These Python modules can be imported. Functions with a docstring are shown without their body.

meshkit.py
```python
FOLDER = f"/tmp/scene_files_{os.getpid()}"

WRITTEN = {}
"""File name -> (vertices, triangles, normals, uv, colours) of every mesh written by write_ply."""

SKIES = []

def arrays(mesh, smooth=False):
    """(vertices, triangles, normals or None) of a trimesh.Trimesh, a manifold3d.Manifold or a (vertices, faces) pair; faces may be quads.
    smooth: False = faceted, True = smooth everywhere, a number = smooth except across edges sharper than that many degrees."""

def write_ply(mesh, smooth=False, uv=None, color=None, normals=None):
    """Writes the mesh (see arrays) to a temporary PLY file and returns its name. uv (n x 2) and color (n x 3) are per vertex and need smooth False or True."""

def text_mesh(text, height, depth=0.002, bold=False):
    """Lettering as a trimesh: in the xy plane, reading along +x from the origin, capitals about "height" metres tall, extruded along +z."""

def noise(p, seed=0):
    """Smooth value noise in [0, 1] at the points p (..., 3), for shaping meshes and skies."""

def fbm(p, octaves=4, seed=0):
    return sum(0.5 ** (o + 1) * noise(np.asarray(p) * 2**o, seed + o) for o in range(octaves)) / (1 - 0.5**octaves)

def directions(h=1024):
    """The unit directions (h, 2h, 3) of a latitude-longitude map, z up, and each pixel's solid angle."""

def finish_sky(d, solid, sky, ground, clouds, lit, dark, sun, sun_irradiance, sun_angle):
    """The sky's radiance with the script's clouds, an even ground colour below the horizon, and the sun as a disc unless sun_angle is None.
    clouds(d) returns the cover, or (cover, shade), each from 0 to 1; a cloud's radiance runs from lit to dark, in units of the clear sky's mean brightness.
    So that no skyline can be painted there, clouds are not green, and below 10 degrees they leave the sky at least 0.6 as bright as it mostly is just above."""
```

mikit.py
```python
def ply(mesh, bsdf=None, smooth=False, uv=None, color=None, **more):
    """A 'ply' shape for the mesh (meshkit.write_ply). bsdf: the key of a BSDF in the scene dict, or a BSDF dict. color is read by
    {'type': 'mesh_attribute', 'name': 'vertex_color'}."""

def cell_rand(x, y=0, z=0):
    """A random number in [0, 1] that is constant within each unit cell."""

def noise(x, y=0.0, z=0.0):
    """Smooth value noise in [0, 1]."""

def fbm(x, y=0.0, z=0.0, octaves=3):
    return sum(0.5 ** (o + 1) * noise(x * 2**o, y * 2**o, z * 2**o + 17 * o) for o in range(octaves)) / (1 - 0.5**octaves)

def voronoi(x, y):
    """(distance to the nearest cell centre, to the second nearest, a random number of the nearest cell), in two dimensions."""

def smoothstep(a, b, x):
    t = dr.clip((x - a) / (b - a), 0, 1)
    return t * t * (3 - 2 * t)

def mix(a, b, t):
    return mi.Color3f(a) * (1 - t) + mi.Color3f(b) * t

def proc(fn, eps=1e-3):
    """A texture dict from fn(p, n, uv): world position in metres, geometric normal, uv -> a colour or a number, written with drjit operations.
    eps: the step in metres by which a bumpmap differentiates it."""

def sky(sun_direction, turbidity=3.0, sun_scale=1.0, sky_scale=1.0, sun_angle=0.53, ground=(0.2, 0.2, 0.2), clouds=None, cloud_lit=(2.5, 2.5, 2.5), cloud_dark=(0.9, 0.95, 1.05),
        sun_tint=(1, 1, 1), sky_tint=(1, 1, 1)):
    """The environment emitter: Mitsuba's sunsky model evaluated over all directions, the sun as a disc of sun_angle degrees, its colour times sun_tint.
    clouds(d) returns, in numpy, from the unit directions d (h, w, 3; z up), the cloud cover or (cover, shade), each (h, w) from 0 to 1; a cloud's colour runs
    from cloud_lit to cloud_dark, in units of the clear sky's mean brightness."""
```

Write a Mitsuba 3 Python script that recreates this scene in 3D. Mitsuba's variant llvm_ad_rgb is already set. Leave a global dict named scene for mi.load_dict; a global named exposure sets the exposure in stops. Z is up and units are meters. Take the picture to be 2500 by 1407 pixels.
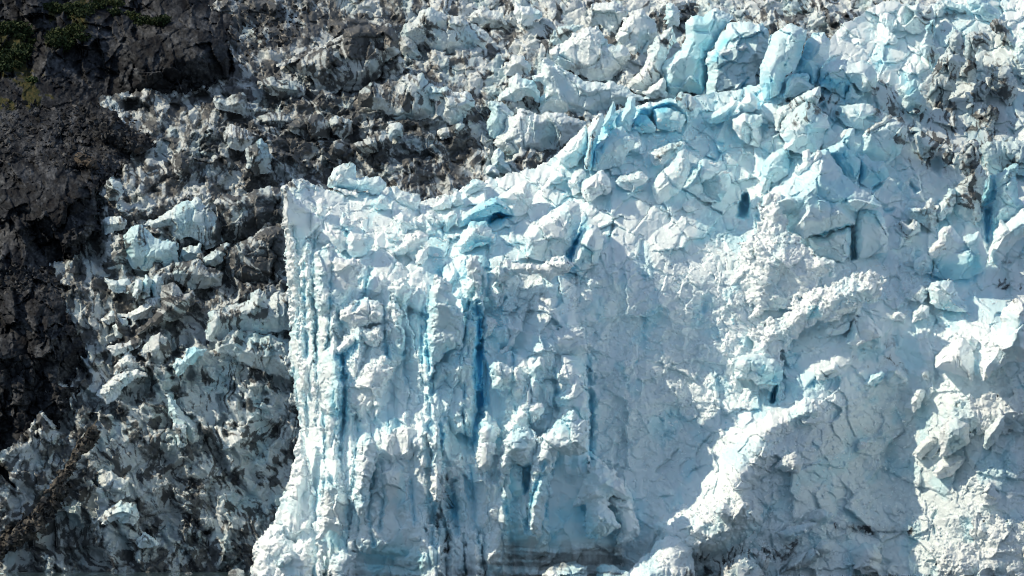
import math, numpy as np, trimesh, mitsuba as mi, mikit, meshkit, shapely, manifold3d
from scipy import ndimage
from scipy.spatial import cKDTree
from scipy.interpolate import RBFInterpolator

scene, labels = {}, {}
T4 = mi.ScalarTransform4f
# ---------------------------------------------------------------- camera, sky, sun, exposure
CAM = np.array([0.0, 0.0, 10.0])
PITCH = math.radians(3.05)
FPX = 10000.0                                   # focal length in source pixels (2500 wide)
FWD = np.array([0, math.cos(PITCH), math.sin(PITCH)])
UP = np.array([0, -math.sin(PITCH), math.cos(PITCH)])
scene['camera'] = {'type': 'perspective', 'fov': 2 * math.degrees(math.atan(1250 / FPX)), 'fov_axis': 'x',
                   'near_clip': 1.0, 'far_clip': 20000.0,
                   'to_world': T4().look_at(CAM.tolist(), (CAM + FWD * 100).tolist(), [0, 0, 1])}
SUN = (-0.72, -0.13, 0.68)


def clouds(d):
    """Thin bright broken cloud, unseen, added over the whole sky to fill the shadows."""
    p = d / np.maximum(d[..., 2:], 0.12) * np.array([1, 1, 0.3])
    return np.clip(1.7 * (meshkit.fbm(p * 0.9 + 7, 5, 3) - 0.26), 0.15, .8)


scene['sky'] = mikit.sky(SUN, turbidity=3, sun_tint=(0.95, 1.0, 1.03), sky_tint=(0.93, 1.02, 1.03), ground=(0.3, 0.33, 0.36), clouds=clouds, cloud_lit=(1.95, 2.15, 2.35), cloud_dark=(1.3, 1.45, 1.6))
exposure = 1.42

# ---------------------------------------------------------------- materials
VC = {'type': 'mesh_attribute', 'name': 'vertex_color'}
scene['ice'] = {'type': 'twosided', 'b': {'type': 'principled', 'base_color': VC, 'roughness': 0.48, 'specular': 0.45}}
scene['rock'] = {'type': 'twosided', 'b': {'type': 'principled', 'base_color': VC, 'roughness': 0.75, 'specular': 0.12}}
scene['foliage'] = {'type': 'twosided', 'b': {'type': 'principled', 'base_color': VC, 'roughness': 0.7, 'specular': 0.2}}


def sea_wave(p, n, uv):
    return 0.03 * mikit.fbm(p.x * 0.35, p.y * 0.35, 0.0, 4)


scene['water'] = {'type': 'bumpmap', 'scale': 1.0, 'tex': mikit.proc(sea_wave, 0.05),
                  'b': {'type': 'principled', 'base_color': {'type': 'rgb', 'value': [0.02, 0.035, 0.04]}, 'roughness': 0.06, 'specular': 0.5}}

# ---------------------------------------------------------------- canvas: a grid of sight rays that every surface is sampled on
ST = 2.1                                        # source pixels per grid step
M0 = 76                                        # margin outside the frame
U1, V1 = np.arange(-M0, 2500 + M0 + 1, ST), np.arange(-M0, 1407 + M0 + 1, ST)
NV, NU = len(V1), len(U1)
UU, VV = np.meshgrid(U1, V1)
MPP = 0.062
XX, ZZ = ((UU - 1250) * MPP).astype(np.float32), ((703.5 - VV) * MPP).astype(np.float32)


def world(u, v, d):
    """The point at depth d along the sight line of source pixel (u, v)."""
    a, b = (np.asarray(u) - 1250) / FPX, (703.5 - np.asarray(v)) / FPX
    d = np.asarray(d)
    return np.stack([d * a, d * (FWD[1] + b * UP[1]), CAM[2] + d * (FWD[2] + b * UP[2])], -1)


# ---------------------------------------------------------------- noise
class Perlin:
    def __init__(self, seed):
        r = np.random.RandomState(seed)
        a = r.rand(256, 256) * 2 * np.pi
        self.g = np.stack([np.cos(a), np.sin(a)], -1).astype(np.float32)

    def __call__(self, x, y):
        i, j = np.floor(x).astype(np.int32), np.floor(y).astype(np.int32)
        fx, fy = (x - i).astype(np.float32), (y - j).astype(np.float32)
        u, v = fx * fx * fx * (fx * (fx * 6 - 15) + 10), fy * fy * fy * (fy * (fy * 6 - 15) + 10)
        i0, i1, j0, j1 = i & 255, (i + 1) & 255, j & 255, (j + 1) & 255

        def d(a, b, p, q):
            g = self.g[a, b]
            return g[..., 0] * p + g[..., 1] * q
        n0 = d(i0, j0, fx, fy) * (1 - u) + d(i1, j0, fx - 1, fy) * u
        n1 = d(i0, j1, fx, fy - 1) * (1 - u) + d(i1, j1, fx - 1, fy - 1) * u
        return (n0 * (1 - v) + n1 * v) * 1.5


PN = [Perlin(100 + k) for k in range(12)]


def fbm(x, y, octaves=4, seed=0, gain=0.5):
    t, a, s = 0, 1.0, 0
    for o in range(octaves):
        t = t + a * PN[(seed + o) % 12](x * 2 ** o + 13.7 * o + seed * 3.1, y * 2 ** o + 7.3 * o)
        s += a * a
        a *= gain
    return t / math.sqrt(s)


def ridged(x, y, octaves=3, seed=0):
    t, a, s = 0, 1.0, 0
    for o in range(octaves):
        t = t + a * (1 - 2 * np.abs(PN[(seed + o) % 12](x * 2 ** o + 5.1 * o + seed * 1.7, y * 2 ** o + 9.9 * o)))
        s += a
        a *= 0.5
    return t / s


def sstep0(a, b, x):
    t = np.clip((x - a) / (b - a), 0, 1)
    return t * t * (3 - 2 * t)


BANK = {}


def rank(f):
    """The field as its own percentile, 0 to 1."""
    q = np.quantile(f[::5, ::5], np.linspace(0, 1, 257))
    return np.interp(f, q, np.linspace(0, 1, 257)).astype(np.float32)


def cells(x, y, size, seed, k=1, jitter=1.0):
    r = np.random.RandomState(seed)
    gx = np.arange(x.min() - 2 * size, x.max() + 2 * size, size)
    gy = np.arange(y.min() - 2 * size, y.max() + 2 * size, size)
    p = np.stack(np.meshgrid(gx, gy), -1).reshape(-1, 2)
    p = p + (r.rand(*p.shape) - 0.5) * size * jitter
    d, i = cKDTree(p).query(np.stack([x.ravel(), y.ravel()], -1), k=k, workers=-1)
    return p, d.reshape(x.shape + ((k,) if k > 1 else ())), i.reshape(x.shape + ((k,) if k > 1 else ())), r


def facets(name, size, seed, slope=0.7, off=0.35, stretch=1.0, rot=0.0, warp=0.12):
    """Broken-ice relief: every Voronoi cell is its own tilted plane; the steps between cells are its edges. Height towards the viewer.
    Also 'E' + name: open gaps along part of the cell borders."""
    c, s = math.cos(rot), math.sin(rot)
    wx = XX + size * warp * fbm(XX / size * 1.3, ZZ / size * 1.3, 4, seed)
    wz = ZZ + size * warp * fbm(XX / size * 1.3 + 50, ZZ / size * 1.3, 4, seed + 3)
    a, b = (c * wx + s * wz), (-s * wx + c * wz) / stretch
    p, d, i, r = cells(a, b, size, seed, k=2)
    n = len(p)
    gx, gz = r.randn(n) * slope, r.randn(n) * slope * 0.7 - 0.15 * slope
    o = r.randn(n) * off * size
    i0 = i[..., 0]
    BANK[name] = (o[i0] + gx[i0] * (a - p[i0, 0]) + gz[i0] * (b - p[i0, 1]) * stretch).astype(np.float32)
    open_ = sstep0(-.1, .35, fbm(XX / size / 1.5, ZZ / size / 1.5, 2, seed + 1))
    BANK['E' + name[1:] if name[0] == 'F' else 'E' + name] = (-size * 0.35 * open_ * np.clip(1 - (d[..., 1] - d[..., 0]) / (0.13 * size), 0, 1)).astype(np.float32)


def lumps(size, seed, warp=0.3):
    """Rounded knobs of crusted snow-ice."""
    wx = XX + size * warp * fbm(XX / size, ZZ / size, 3, seed)
    wz = ZZ + size * warp * fbm(XX / size + 31, ZZ / size, 3, seed + 5)
    p, d, i, r = cells(wx, wz, size, seed, k=2)
    h = r.rand(len(p)) * 0.7 + 0.5
    t = np.clip(1 - d[..., 0] / (size * 0.8), 0, 1)
    return (np.sqrt(t) * h[i[..., 0]] * size * 0.5 + 0.12 * size * np.clip((d[..., 1] - d[..., 0]) / size * 3, 0, 1)).astype(np.float32)


wX = XX + 0.8 * fbm(XX / 3, ZZ / 3, 3, 1)
wZ = ZZ + 0.8 * fbm(XX / 3 + 40, ZZ / 3, 3, 2)
facets('F8', 8.0, 11, 0.55, 0.10)
facets('F4', 4.0, 12, 0.65, 0.14)
facets('F2', 2.0, 13, 0.7, 0.18)
facets('F1', 1.0, 14, 0.7, 0.2)
facets('F05', 0.55, 15, 0.7, 0.22)
facets('V3', 2.6, 16, 0.6, 0.16, stretch=3.2, rot=0.12)          # upright splinters
facets('V1', 1.1, 17, 0.65, 0.18, stretch=3.0, rot=0.1)
facets('G2', 2.2, 18, 0.6, 0.16, stretch=2.4, rot=-0.7)          # leaning slabs, for the dirty icefall
BANK['L2'] = lumps(2.2, 21)
BANK['L1'] = lumps(1.1, 22)
BANK['L05'] = lumps(0.6, 23)
BANK['fb'] = fbm(XX / 2.2, ZZ / 2.2, 6, 3, 0.55).astype(np.float32)
BANK['big'] = fbm(XX / 11, ZZ / 11, 4, 4).astype(np.float32)
BANK['fine'] = fbm(XX / 0.7, ZZ / 0.7, 3, 6, 0.7).astype(np.float32)
fl_x = XX + 0.5 * fbm(XX / 2, ZZ / 9, 3, 7) + 0.05 * ZZ - 0.65 * np.clip(ZZ + 4, 0, 30) * sstep0(-24, -6, XX)
BANK['fl2'] = (0.7 - 1.6 * ridged(fl_x / 4.2, ZZ / 20, 2, 2)).astype(np.float32)      # rounded columns of the calving wall, with sharp clefts between
BANK['fl3'] = (ridged(fl_x / 2.4 + 30, ZZ / 12, 3, 6) * 1.5 - 0.6).astype(np.float32)     # and sharp ribs
BANK['fl4'] = (0.7 - 1.6 * ridged(fl_x / 9.0 + 3, ZZ / 40, 2, 9)).astype(np.float32)
BANK['fl1'] = (0.6 - 1.5 * ridged(fl_x / 1.4, ZZ / 8, 3, 5)).astype(np.float32)
dg = (XX + 0.9 * ZZ)
BANK['rid'] = ridged(wX / 2.4, wZ / 2.4, 4, 8).astype(np.float32)
BANK['cr'] = -np.clip(1 - np.abs(fbm(wX / 3.4, wZ / 3.4, 3, 9)) / 0.05, 0, 1).astype(np.float32)     # thin cracks
# colour fields, as percentiles
vX = XX + 2.6 * fbm(XX / 8, ZZ / 8, 4, 6)
vZ = ZZ + 2.6 * fbm(XX / 8 + 20, ZZ / 8, 4, 8)
sel = sstep0(-.3, .3, fbm(XX / 9, ZZ / 9, 2, 9))
BANK['c_streak'] = rank((1 - sel) * ridged((vX + 0.6 * vZ) / 1.7, (vZ - 0.6 * vX) / 5, 4, 3) + sel * ridged(vX / 1.4, vZ / 5.5, 4, 4) + 0.5 * fbm(XX / 3, ZZ / 3, 5, 5))
BANK['c_blot'] = rank(fbm((vX + .5 * vZ) / 3.5, (vZ - .5 * vX) / 6, 6, 1, 0.55))
BANK['c_spot'] = rank(fbm(XX / 0.45, ZZ / 0.45, 3, 8, 0.7))
BANK['c_blue'] = rank(fbm(wX / 4.5, wZ / 6, 4, 10, .4))
BANK['c_tone'] = fbm(XX / 1.4, ZZ / 1.4, 5, 11, 0.6).astype(np.float32)
BANK['j'] = fbm(XX / 1.6, ZZ / 1.6, 4, 2, 0.6).astype(np.float32)
BANK['mod'] = np.clip(.85 + 1.0 * fbm(XX / 5 + 3, ZZ / 5, 3, 7), .12, 1.7).astype(np.float32)        # where rubble gives way to clean fracture planes
BANK['ww'] = fbm(XX / 1.2 + 9, ZZ / 1.2, 3, 4, 0.6).astype(np.float32)

# ---------------------------------------------------------------- reading traced outlines: a letter names an origin and a scale
TILES = {'A': (680, 360, .2417), 'B': (1040, 340, .2558), 'C': (1360, 200, .2558), 'D': (1580, 0, .2701), 'E': (1780, 150, .2558),
         'F': (1780, 440, .2558), 'G': (2140, 0, .2416), 'H': (2140, 320, .2701), 'I': (600, 680, .263), 'J': (980, 620, .3055),
         'K': (600, 1030, .268), 'L': (1020, 1030, .2679), 'M': (1560, 960, .3177), 'N': (1780, 680, .2701), 'O': (2120, 680, .2559),
         'P': (2040, 1020, .2751), 'Q': (0, 0, .2844), 'R': (380, 0, .2844), 'S': (840, 0, .3127), 'T': (1160, 0, .2844),
         'U': (0, 380, .2558), 'V': (220, 380, .2701), 'W': (100, 620, .2985), 'X': (0, 950, .3247), 'Z': (0, 0, 1.0)}


def pts(s):
    """'A 10,20 30,40' -> source pixels."""
    t, rest = s.split(None, 1)
    ox, oy, k = TILES[t]
    return np.array([[ox + k * float(a), oy + k * float(b)] for a, b in (q.split(',') for q in rest.split())])


def window(p, pad):
    j0, j1 = np.searchsorted(U1, p[:, 0].min() - pad), np.searchsorted(U1, p[:, 0].max() + pad)
    i0, i1 = np.searchsorted(V1, p[:, 1].min() - pad), np.searchsorted(V1, p[:, 1].max() + pad)
    return slice(max(i0, 0), min(i1 + 1, NV)), slice(max(j0, 0), min(j1 + 1, NU))


def sdist(p, win, closed=True):
    """Signed distance in source pixels to a traced outline (positive inside) on a window of the canvas; to a line when not closed."""
    u, v = UU[win], VV[win]
    if closed:
        inside = shapely.contains_xy(shapely.make_valid(shapely.Polygon(p)), u, v)
        a = ndimage.distance_transform_edt(inside) - ndimage.distance_transform_edt(~inside)
        return ndimage.gaussian_filter((a - np.sign(a) * 0.5) * ST, 0.8).astype(np.float32)
    q = np.vstack([np.linspace(a, b, max(2, int(np.hypot(*(b - a)) / 3))) for a, b in zip(p[:-1], p[1:])])
    return cKDTree(q).query(np.stack([u.ravel(), v.ravel()], -1), workers=-1)[0].reshape(u.shape).astype(np.float32)


def sstep(a, b, x):
    t = np.clip((x - a) / (b - a), 0, 1)
    return t * t * (3 - 2 * t)


# ---------------------------------------------------------------- hollows and cracks cut into whatever stands there; and where dirt, blue ice and painted-in shade lie
HOLE = np.zeros((NV, NU), np.float32)
BLUE = np.zeros((NV, NU), np.float32)
DIRT_AND_DIM = np.zeros((NV, NU), np.float32)
SHADE_GREY = np.zeros((NV, NU), np.float32)  # shade painted into the ice colour as an even grey
STRATA = np.zeros((NV, NU), np.float32)


def hole(s, depth, soft=5):
    p = pts(s)
    w = window(p, soft + 8)
    d = sdist(p, w) + 2.5 * BANK['ww'][w]
    HOLE[w] = np.maximum(HOLE[w], depth * sstep(-soft * 0.3, soft, d))


def crack(s, width=4, depth=1.2):
    p = pts(s)
    w = window(p, width + 12)
    d = sdist(p, w, False) + 3.5 * BANK['ww'][w]
    wd = width * np.clip(.75 + .8 * BANK['j'][w] + .3 * BANK['big'][w], .15, 1.6)
    HOLE[w] = np.maximum(HOLE[w], depth * np.clip(.8 + .5 * BANK['big'][w], .4, 1.2) * np.clip(1.1 - d / wd, 0, 1) ** 1.3)


def stain(field, s, amount, soft=20):
    p = pts(s)
    w = window(p, soft * 1.5 + 8)
    d = sdist(p, w) + soft * 0.6 * BANK['j'][w]
    field[w] += amount * (1.35 if field is BLUE else 1) * sstep(-soft, soft, d)


LIFT = np.zeros((NV, NU), np.float32)
CREST = np.zeros((NV, NU), np.float32)


def buttress(s, width, height):
    """An upright rib: its left flank slopes gently, its right side breaks off."""
    p = pts(s)
    p = p[np.argsort(p[:, 1])]
    dx = UU - np.interp(VV, p[:, 1], p[:, 0]) + 7 * BANK['j'] + 5 * BANK['ww']
    f = np.where(dx < 0, np.clip(1 + dx / (1.7 * width), 0, 1), np.clip(1 - dx / (.55 * width), 0, 1))
    f = f * sstep(p[0, 1] - 30, p[0, 1] + 20, VV) * (1 - sstep(p[-1, 1] - 20, p[-1, 1] + 40, VV))
    np.maximum(LIFT, (height * f ** .8).astype(np.float32), out=LIFT)


def crest(s, width, height):
    """A line of joined seracs: a sharp jagged crest, its face running out below."""
    p = pts(s)
    dy = VV - np.interp(UU, p[:, 0], p[:, 1]) + 16 * (BANK['rid'] - .2) + 8 * BANK['ww']
    f = np.where(dy > 0, np.clip(1 - dy / width, 0, 1), np.clip(1 + dy / 7, 0, 1))
    f = f * sstep(p[0, 0] - 10, p[0, 0] + 50, UU) * (1 - sstep(p[-1, 0] - 50, p[-1, 0] + 10, UU))
    np.maximum(CREST, (height * f).astype(np.float32), out=CREST)


# ---------------------------------------------------------------- patches: every traced mass of ice or rock
PATCHES = []
DTOP = np.full((NV, NU), 1e6, np.float32)
rng = np.random.RandomState(5)
STYLES = {
    'block': dict(F4=.75, F2=.7, E4=.5, E2=.7, F1=.35, F05=.1, fb=.08, L05=.1),
    'slab': dict(F4=.7, F2=.25, F1=.06, F05=.04, E4=.5, E2=.25, fb=.10, fine=.012, cr=.35),
    'smooth': dict(F4=.55, F2=.08, F1=.04, F05=.02, fb=.12, fine=.015, cr=.3, E4=.2),
    'lump': dict(F4=.5, F2=.5, E2=.5, L2=.5, L1=.6, L05=.5, F1=.3, fb=.10, fine=.02),
    'flute': dict(fl4=1.4, fl2=1.5, fl3=.6, fl1=.25, V3=.6, V1=.25, F4=.3, EV3=.4, F2=.15, F05=.03, fb=.14, fine=.012),
    'dirty': dict(G2=.5, F4=.6, V3=.6, F2=.08, V1=.15, EV3=.5, F1=.05, F05=.02, fb=.08, rid=.12),
    'dslab': dict(F4=.5, V3=.4, V1=.22, F2=.12, EV3=.3, F1=.06, cr=.35, fb=.08, E4=.3, rid=.12),
    'bowl': dict(F8=.35, F4=.35, F2=.4, E2=.3, F1=.4, F05=.3, L05=.4, fb=.3, fine=.04, cr=.4),
    'rock': dict(F8=.8, F4=.8, V3=.9, F2=.7, E4=.5, E2=.5, F1=.6, F05=.25, fb=.25),
    'scree': dict(F4=.3, F2=.3, F1=.4, F05=.6, fb=.4, fine=.1, L05=.6, rid=.3),
}


def control(points):
    """A smooth depth surface through traced control points (u, v, depth)."""
    c = np.array(points, float)
    f = RBFInterpolator(c[:, :2] / 1000, c[:, 2], kernel='thin_plate_spline', smoothing=1e-4)
    cu, cv = np.arange(U1[0], U1[-1] + 25, 24.0), np.arange(V1[0], V1[-1] + 25, 24.0)
    g = f(np.stack(np.meshgrid(cu, cv), -1).reshape(-1, 2) / 1000).reshape(len(cv), len(cu))
    return ndimage.map_coordinates(g, [(VV - cv[0]) / 24.0, (UU - cu[0]) / 24.0], order=1).astype(np.float32)


def patch(key, outline, D=None, fwd=0.6, T=2.0, w=1.6, tilt=(0, 0), style='slab', k=1.0, dirt=0.0, blue=0.15, white=0.0, pal='ice', jag=5.0,
          back=None, mat='ice', sheet=False, styles=(), holes=True, lift=None, round_=1.7, foot=False):
    """One mass: inside a traced outline its face bulges T metres towards the viewer over a rim w metres wide, is tilted, and broken up by a relief style.
    D: the depth of its rim (a number, a field, or None = that of what already stands at its foot, less fwd)."""
    p = pts(outline)
    win = window(p, 12)
    s = sdist(p, win)
    big = sheet
    if big:
        off = (0, 0)
    else:
        h, wd = s.shape
        off = (rng.randint(0, max(1, NV - h)) - win[0].start, rng.randint(0, max(1, NU - wd)) - win[1].start)

    def B(n):
        a, b = win
        return BANK[n][a.start + off[0]:a.stop + off[0], b.start + off[1]:b.stop + off[1]]
    s = s + jag * B('j') + jag * 0.35 * B('fine')
    inside = s > 0
    if D is None:
        rows = np.where(inside.any(1))[0]
        low = inside.copy()
        low[:int(rows[0] + 0.7 * (rows[-1] - rows[0]))] = False
        d0 = DTOP[win][low]
        D = float(np.median(d0[d0 < 1e5])) - fwd
    base = D[win] if isinstance(D, np.ndarray) else np.full(s.shape, D, np.float32)
    mpp = float(np.median(base)) / FPX
    cx, cz = UU[win][inside].mean(), VV[win][inside].mean()
    base = base + tilt[0] * (UU[win] - cx) * mpp + tilt[1] * (cz - VV[win]) * mpp
    t_ = 1 - np.clip(s * mpp / w, 0, 1)
    prof = 1 - t_ ** round_
    if foot:                                     # its lower edge grows out of the ice it stands on
        gy, gx = np.gradient(ndimage.gaussian_filter(s, 3))
        wb = sstep(.25, .75, -gy / np.maximum(np.hypot(gx, gy), 1e-3))
        prof = prof + (1 - prof) * wb
        base = base + fwd * wb * (1 - np.clip(s * mpp / 2.2, 0, 1))
    amp = {n: np.float32(a * k) for n, a in STYLES[style].items()}
    for outline2, soft, style2, k2 in styles:
        q = pts(outline2)
        m = np.zeros(s.shape, np.float32)
        w2 = window(q, soft * 2)
        full = np.zeros((NV, NU), np.float32)
        full[w2] = sstep(-soft, soft, sdist(q, w2) + soft * .5 * BANK['j'][w2])
        m = full[win]
        new = {n: a * k2 for n, a in STYLES[style2].items()}
        amp = {n: amp.get(n, 0) * (1 - m) + new.get(n, 0) * m for n in set(amp) | set(new)}
    small = ('F1', 'F05', 'F2', 'E2', 'L1', 'L05', 'V1')
    rel = sum(a * B(n) for n, a in amp.items() if n not in small) + B('mod') * sum(a * B(n) for n, a in amp.items() if n in small)
    fade = 0.35 + 0.65 * np.clip(s * mpp / max(w, .5), 0, 1)
    d = base - T * prof - rel * fade
    if lift is not None:
        d = d - lift[win]
    if holes:
        d = d + HOLE[win]
    DTOP[win] = np.where(inside & (d < DTOP[win]), d, DTOP[win])
    PATCHES.append(dict(key=key, win=win, s=s, d=d.astype(np.float32), B=B, dirt=dirt, blue=blue, white=white, pal=pal, mat=mat, sheet=sheet,
                        back=back if back is not None else max(1.0, T * 1.2)))
    return key


def mix3(a, b, t):
    return np.asarray(a, np.float32) * (1 - t[..., None]) + np.asarray(b, np.float32) * t[..., None]


SNOW, ICE, DEEP = (0.815, 0.88, 0.90), (0.47, 0.77, 0.86), (0.17, 0.66, 0.85)
GREY, DARK, BROWN = (0.315, 0.352, 0.362), (0.020, 0.0215, 0.026), (0.075, 0.074, 0.073)


def colour(P):
    """Base colour per point: snow-white crust, blue dense ice, dirt in streaks and spots, and an even grey painted in as shade."""
    B, win = P['B'], P['win']
    tone = B('c_tone')
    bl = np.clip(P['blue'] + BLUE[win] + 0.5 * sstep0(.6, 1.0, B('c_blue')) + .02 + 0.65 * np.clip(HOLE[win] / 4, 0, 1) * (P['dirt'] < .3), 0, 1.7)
    dirt = np.clip(P['dirt'] + DIRT_AND_DIM[win], 0, 1)
    if P['pal'] == 'ice':
        c = mix3(SNOW, ICE, np.clip(bl, 0, 1))
        c = c * (1 - np.clip(bl - 1, 0, 1))[..., None] + np.asarray(DEEP, np.float32) * np.clip(bl - 1, 0, 1)[..., None]
        c = c * (1 + 0.03 * tone)[..., None]
        c = c * (1 - np.clip(SHADE_GREY[win] * (1 + .5 * tone), 0, .6))[..., None]  # painted shade: the clean colour is multiplied down
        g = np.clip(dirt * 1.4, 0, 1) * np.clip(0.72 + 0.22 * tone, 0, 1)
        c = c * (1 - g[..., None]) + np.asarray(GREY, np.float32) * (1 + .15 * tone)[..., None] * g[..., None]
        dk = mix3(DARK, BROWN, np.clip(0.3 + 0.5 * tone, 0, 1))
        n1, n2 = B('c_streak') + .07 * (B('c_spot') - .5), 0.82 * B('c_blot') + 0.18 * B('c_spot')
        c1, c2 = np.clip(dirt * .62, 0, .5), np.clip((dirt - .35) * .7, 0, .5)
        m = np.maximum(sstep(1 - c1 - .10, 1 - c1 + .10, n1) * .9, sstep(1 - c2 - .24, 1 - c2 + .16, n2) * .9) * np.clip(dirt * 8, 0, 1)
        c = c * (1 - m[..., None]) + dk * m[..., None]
        st = STRATA[win]
        c = c * (1 - st[..., None]) + np.asarray((0.075, 0.075, 0.068), np.float32) * st[..., None]
    else:
        a, b = {'rock': ((0.008, 0.0092, 0.0118), (0.088, 0.097, 0.112)), 'scree': ((0.008, 0.0094, 0.0125), (0.112, 0.12, 0.134)),
                'boulder': ((0.06, 0.05, 0.042), (0.14, 0.12, 0.1)), 'moraine': ((0.04, 0.038, 0.035), (0.19, 0.175, 0.155))}[P['pal']]
        t = np.clip(0.5 + 0.3 * tone + 0.35 * (B('c_spot') - 0.5) + 0.45 * (B('c_blot') - .5), 0, 1)
        c = mix3(a, b, t ** 2.5)
        mo = np.clip(P.get('moss', 0) + MOSS[win], 0, 1)
        m = sstep(1 - mo - .1, 1 - mo + .1, B('c_blot')) * (mo > 0.02)
        mc = mix3((0.018, 0.026, 0.010), (0.060, 0.052, 0.020), B('c_spot'))
        c = c * (1 - m[..., None]) + mc * m[..., None]
    return np.clip(c, 0.01, 0.93)


MOSS = np.zeros((NV, NU), np.float32)


def loops(edges):
    """Boundary edges -> closed loops of vertex numbers."""
    nxt = {}
    for a, b in edges:
        nxt.setdefault(a, []).append(b)
    out = []
    while nxt:
        a = next(iter(nxt))
        loop = [a]
        while True:
            l = nxt[loop[-1]]
            b = l.pop()
            if not l:
                del nxt[loop[-1]]
            if b == a or b not in nxt:
                break
            loop.append(b)
        out.append(loop)
    return out


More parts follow.
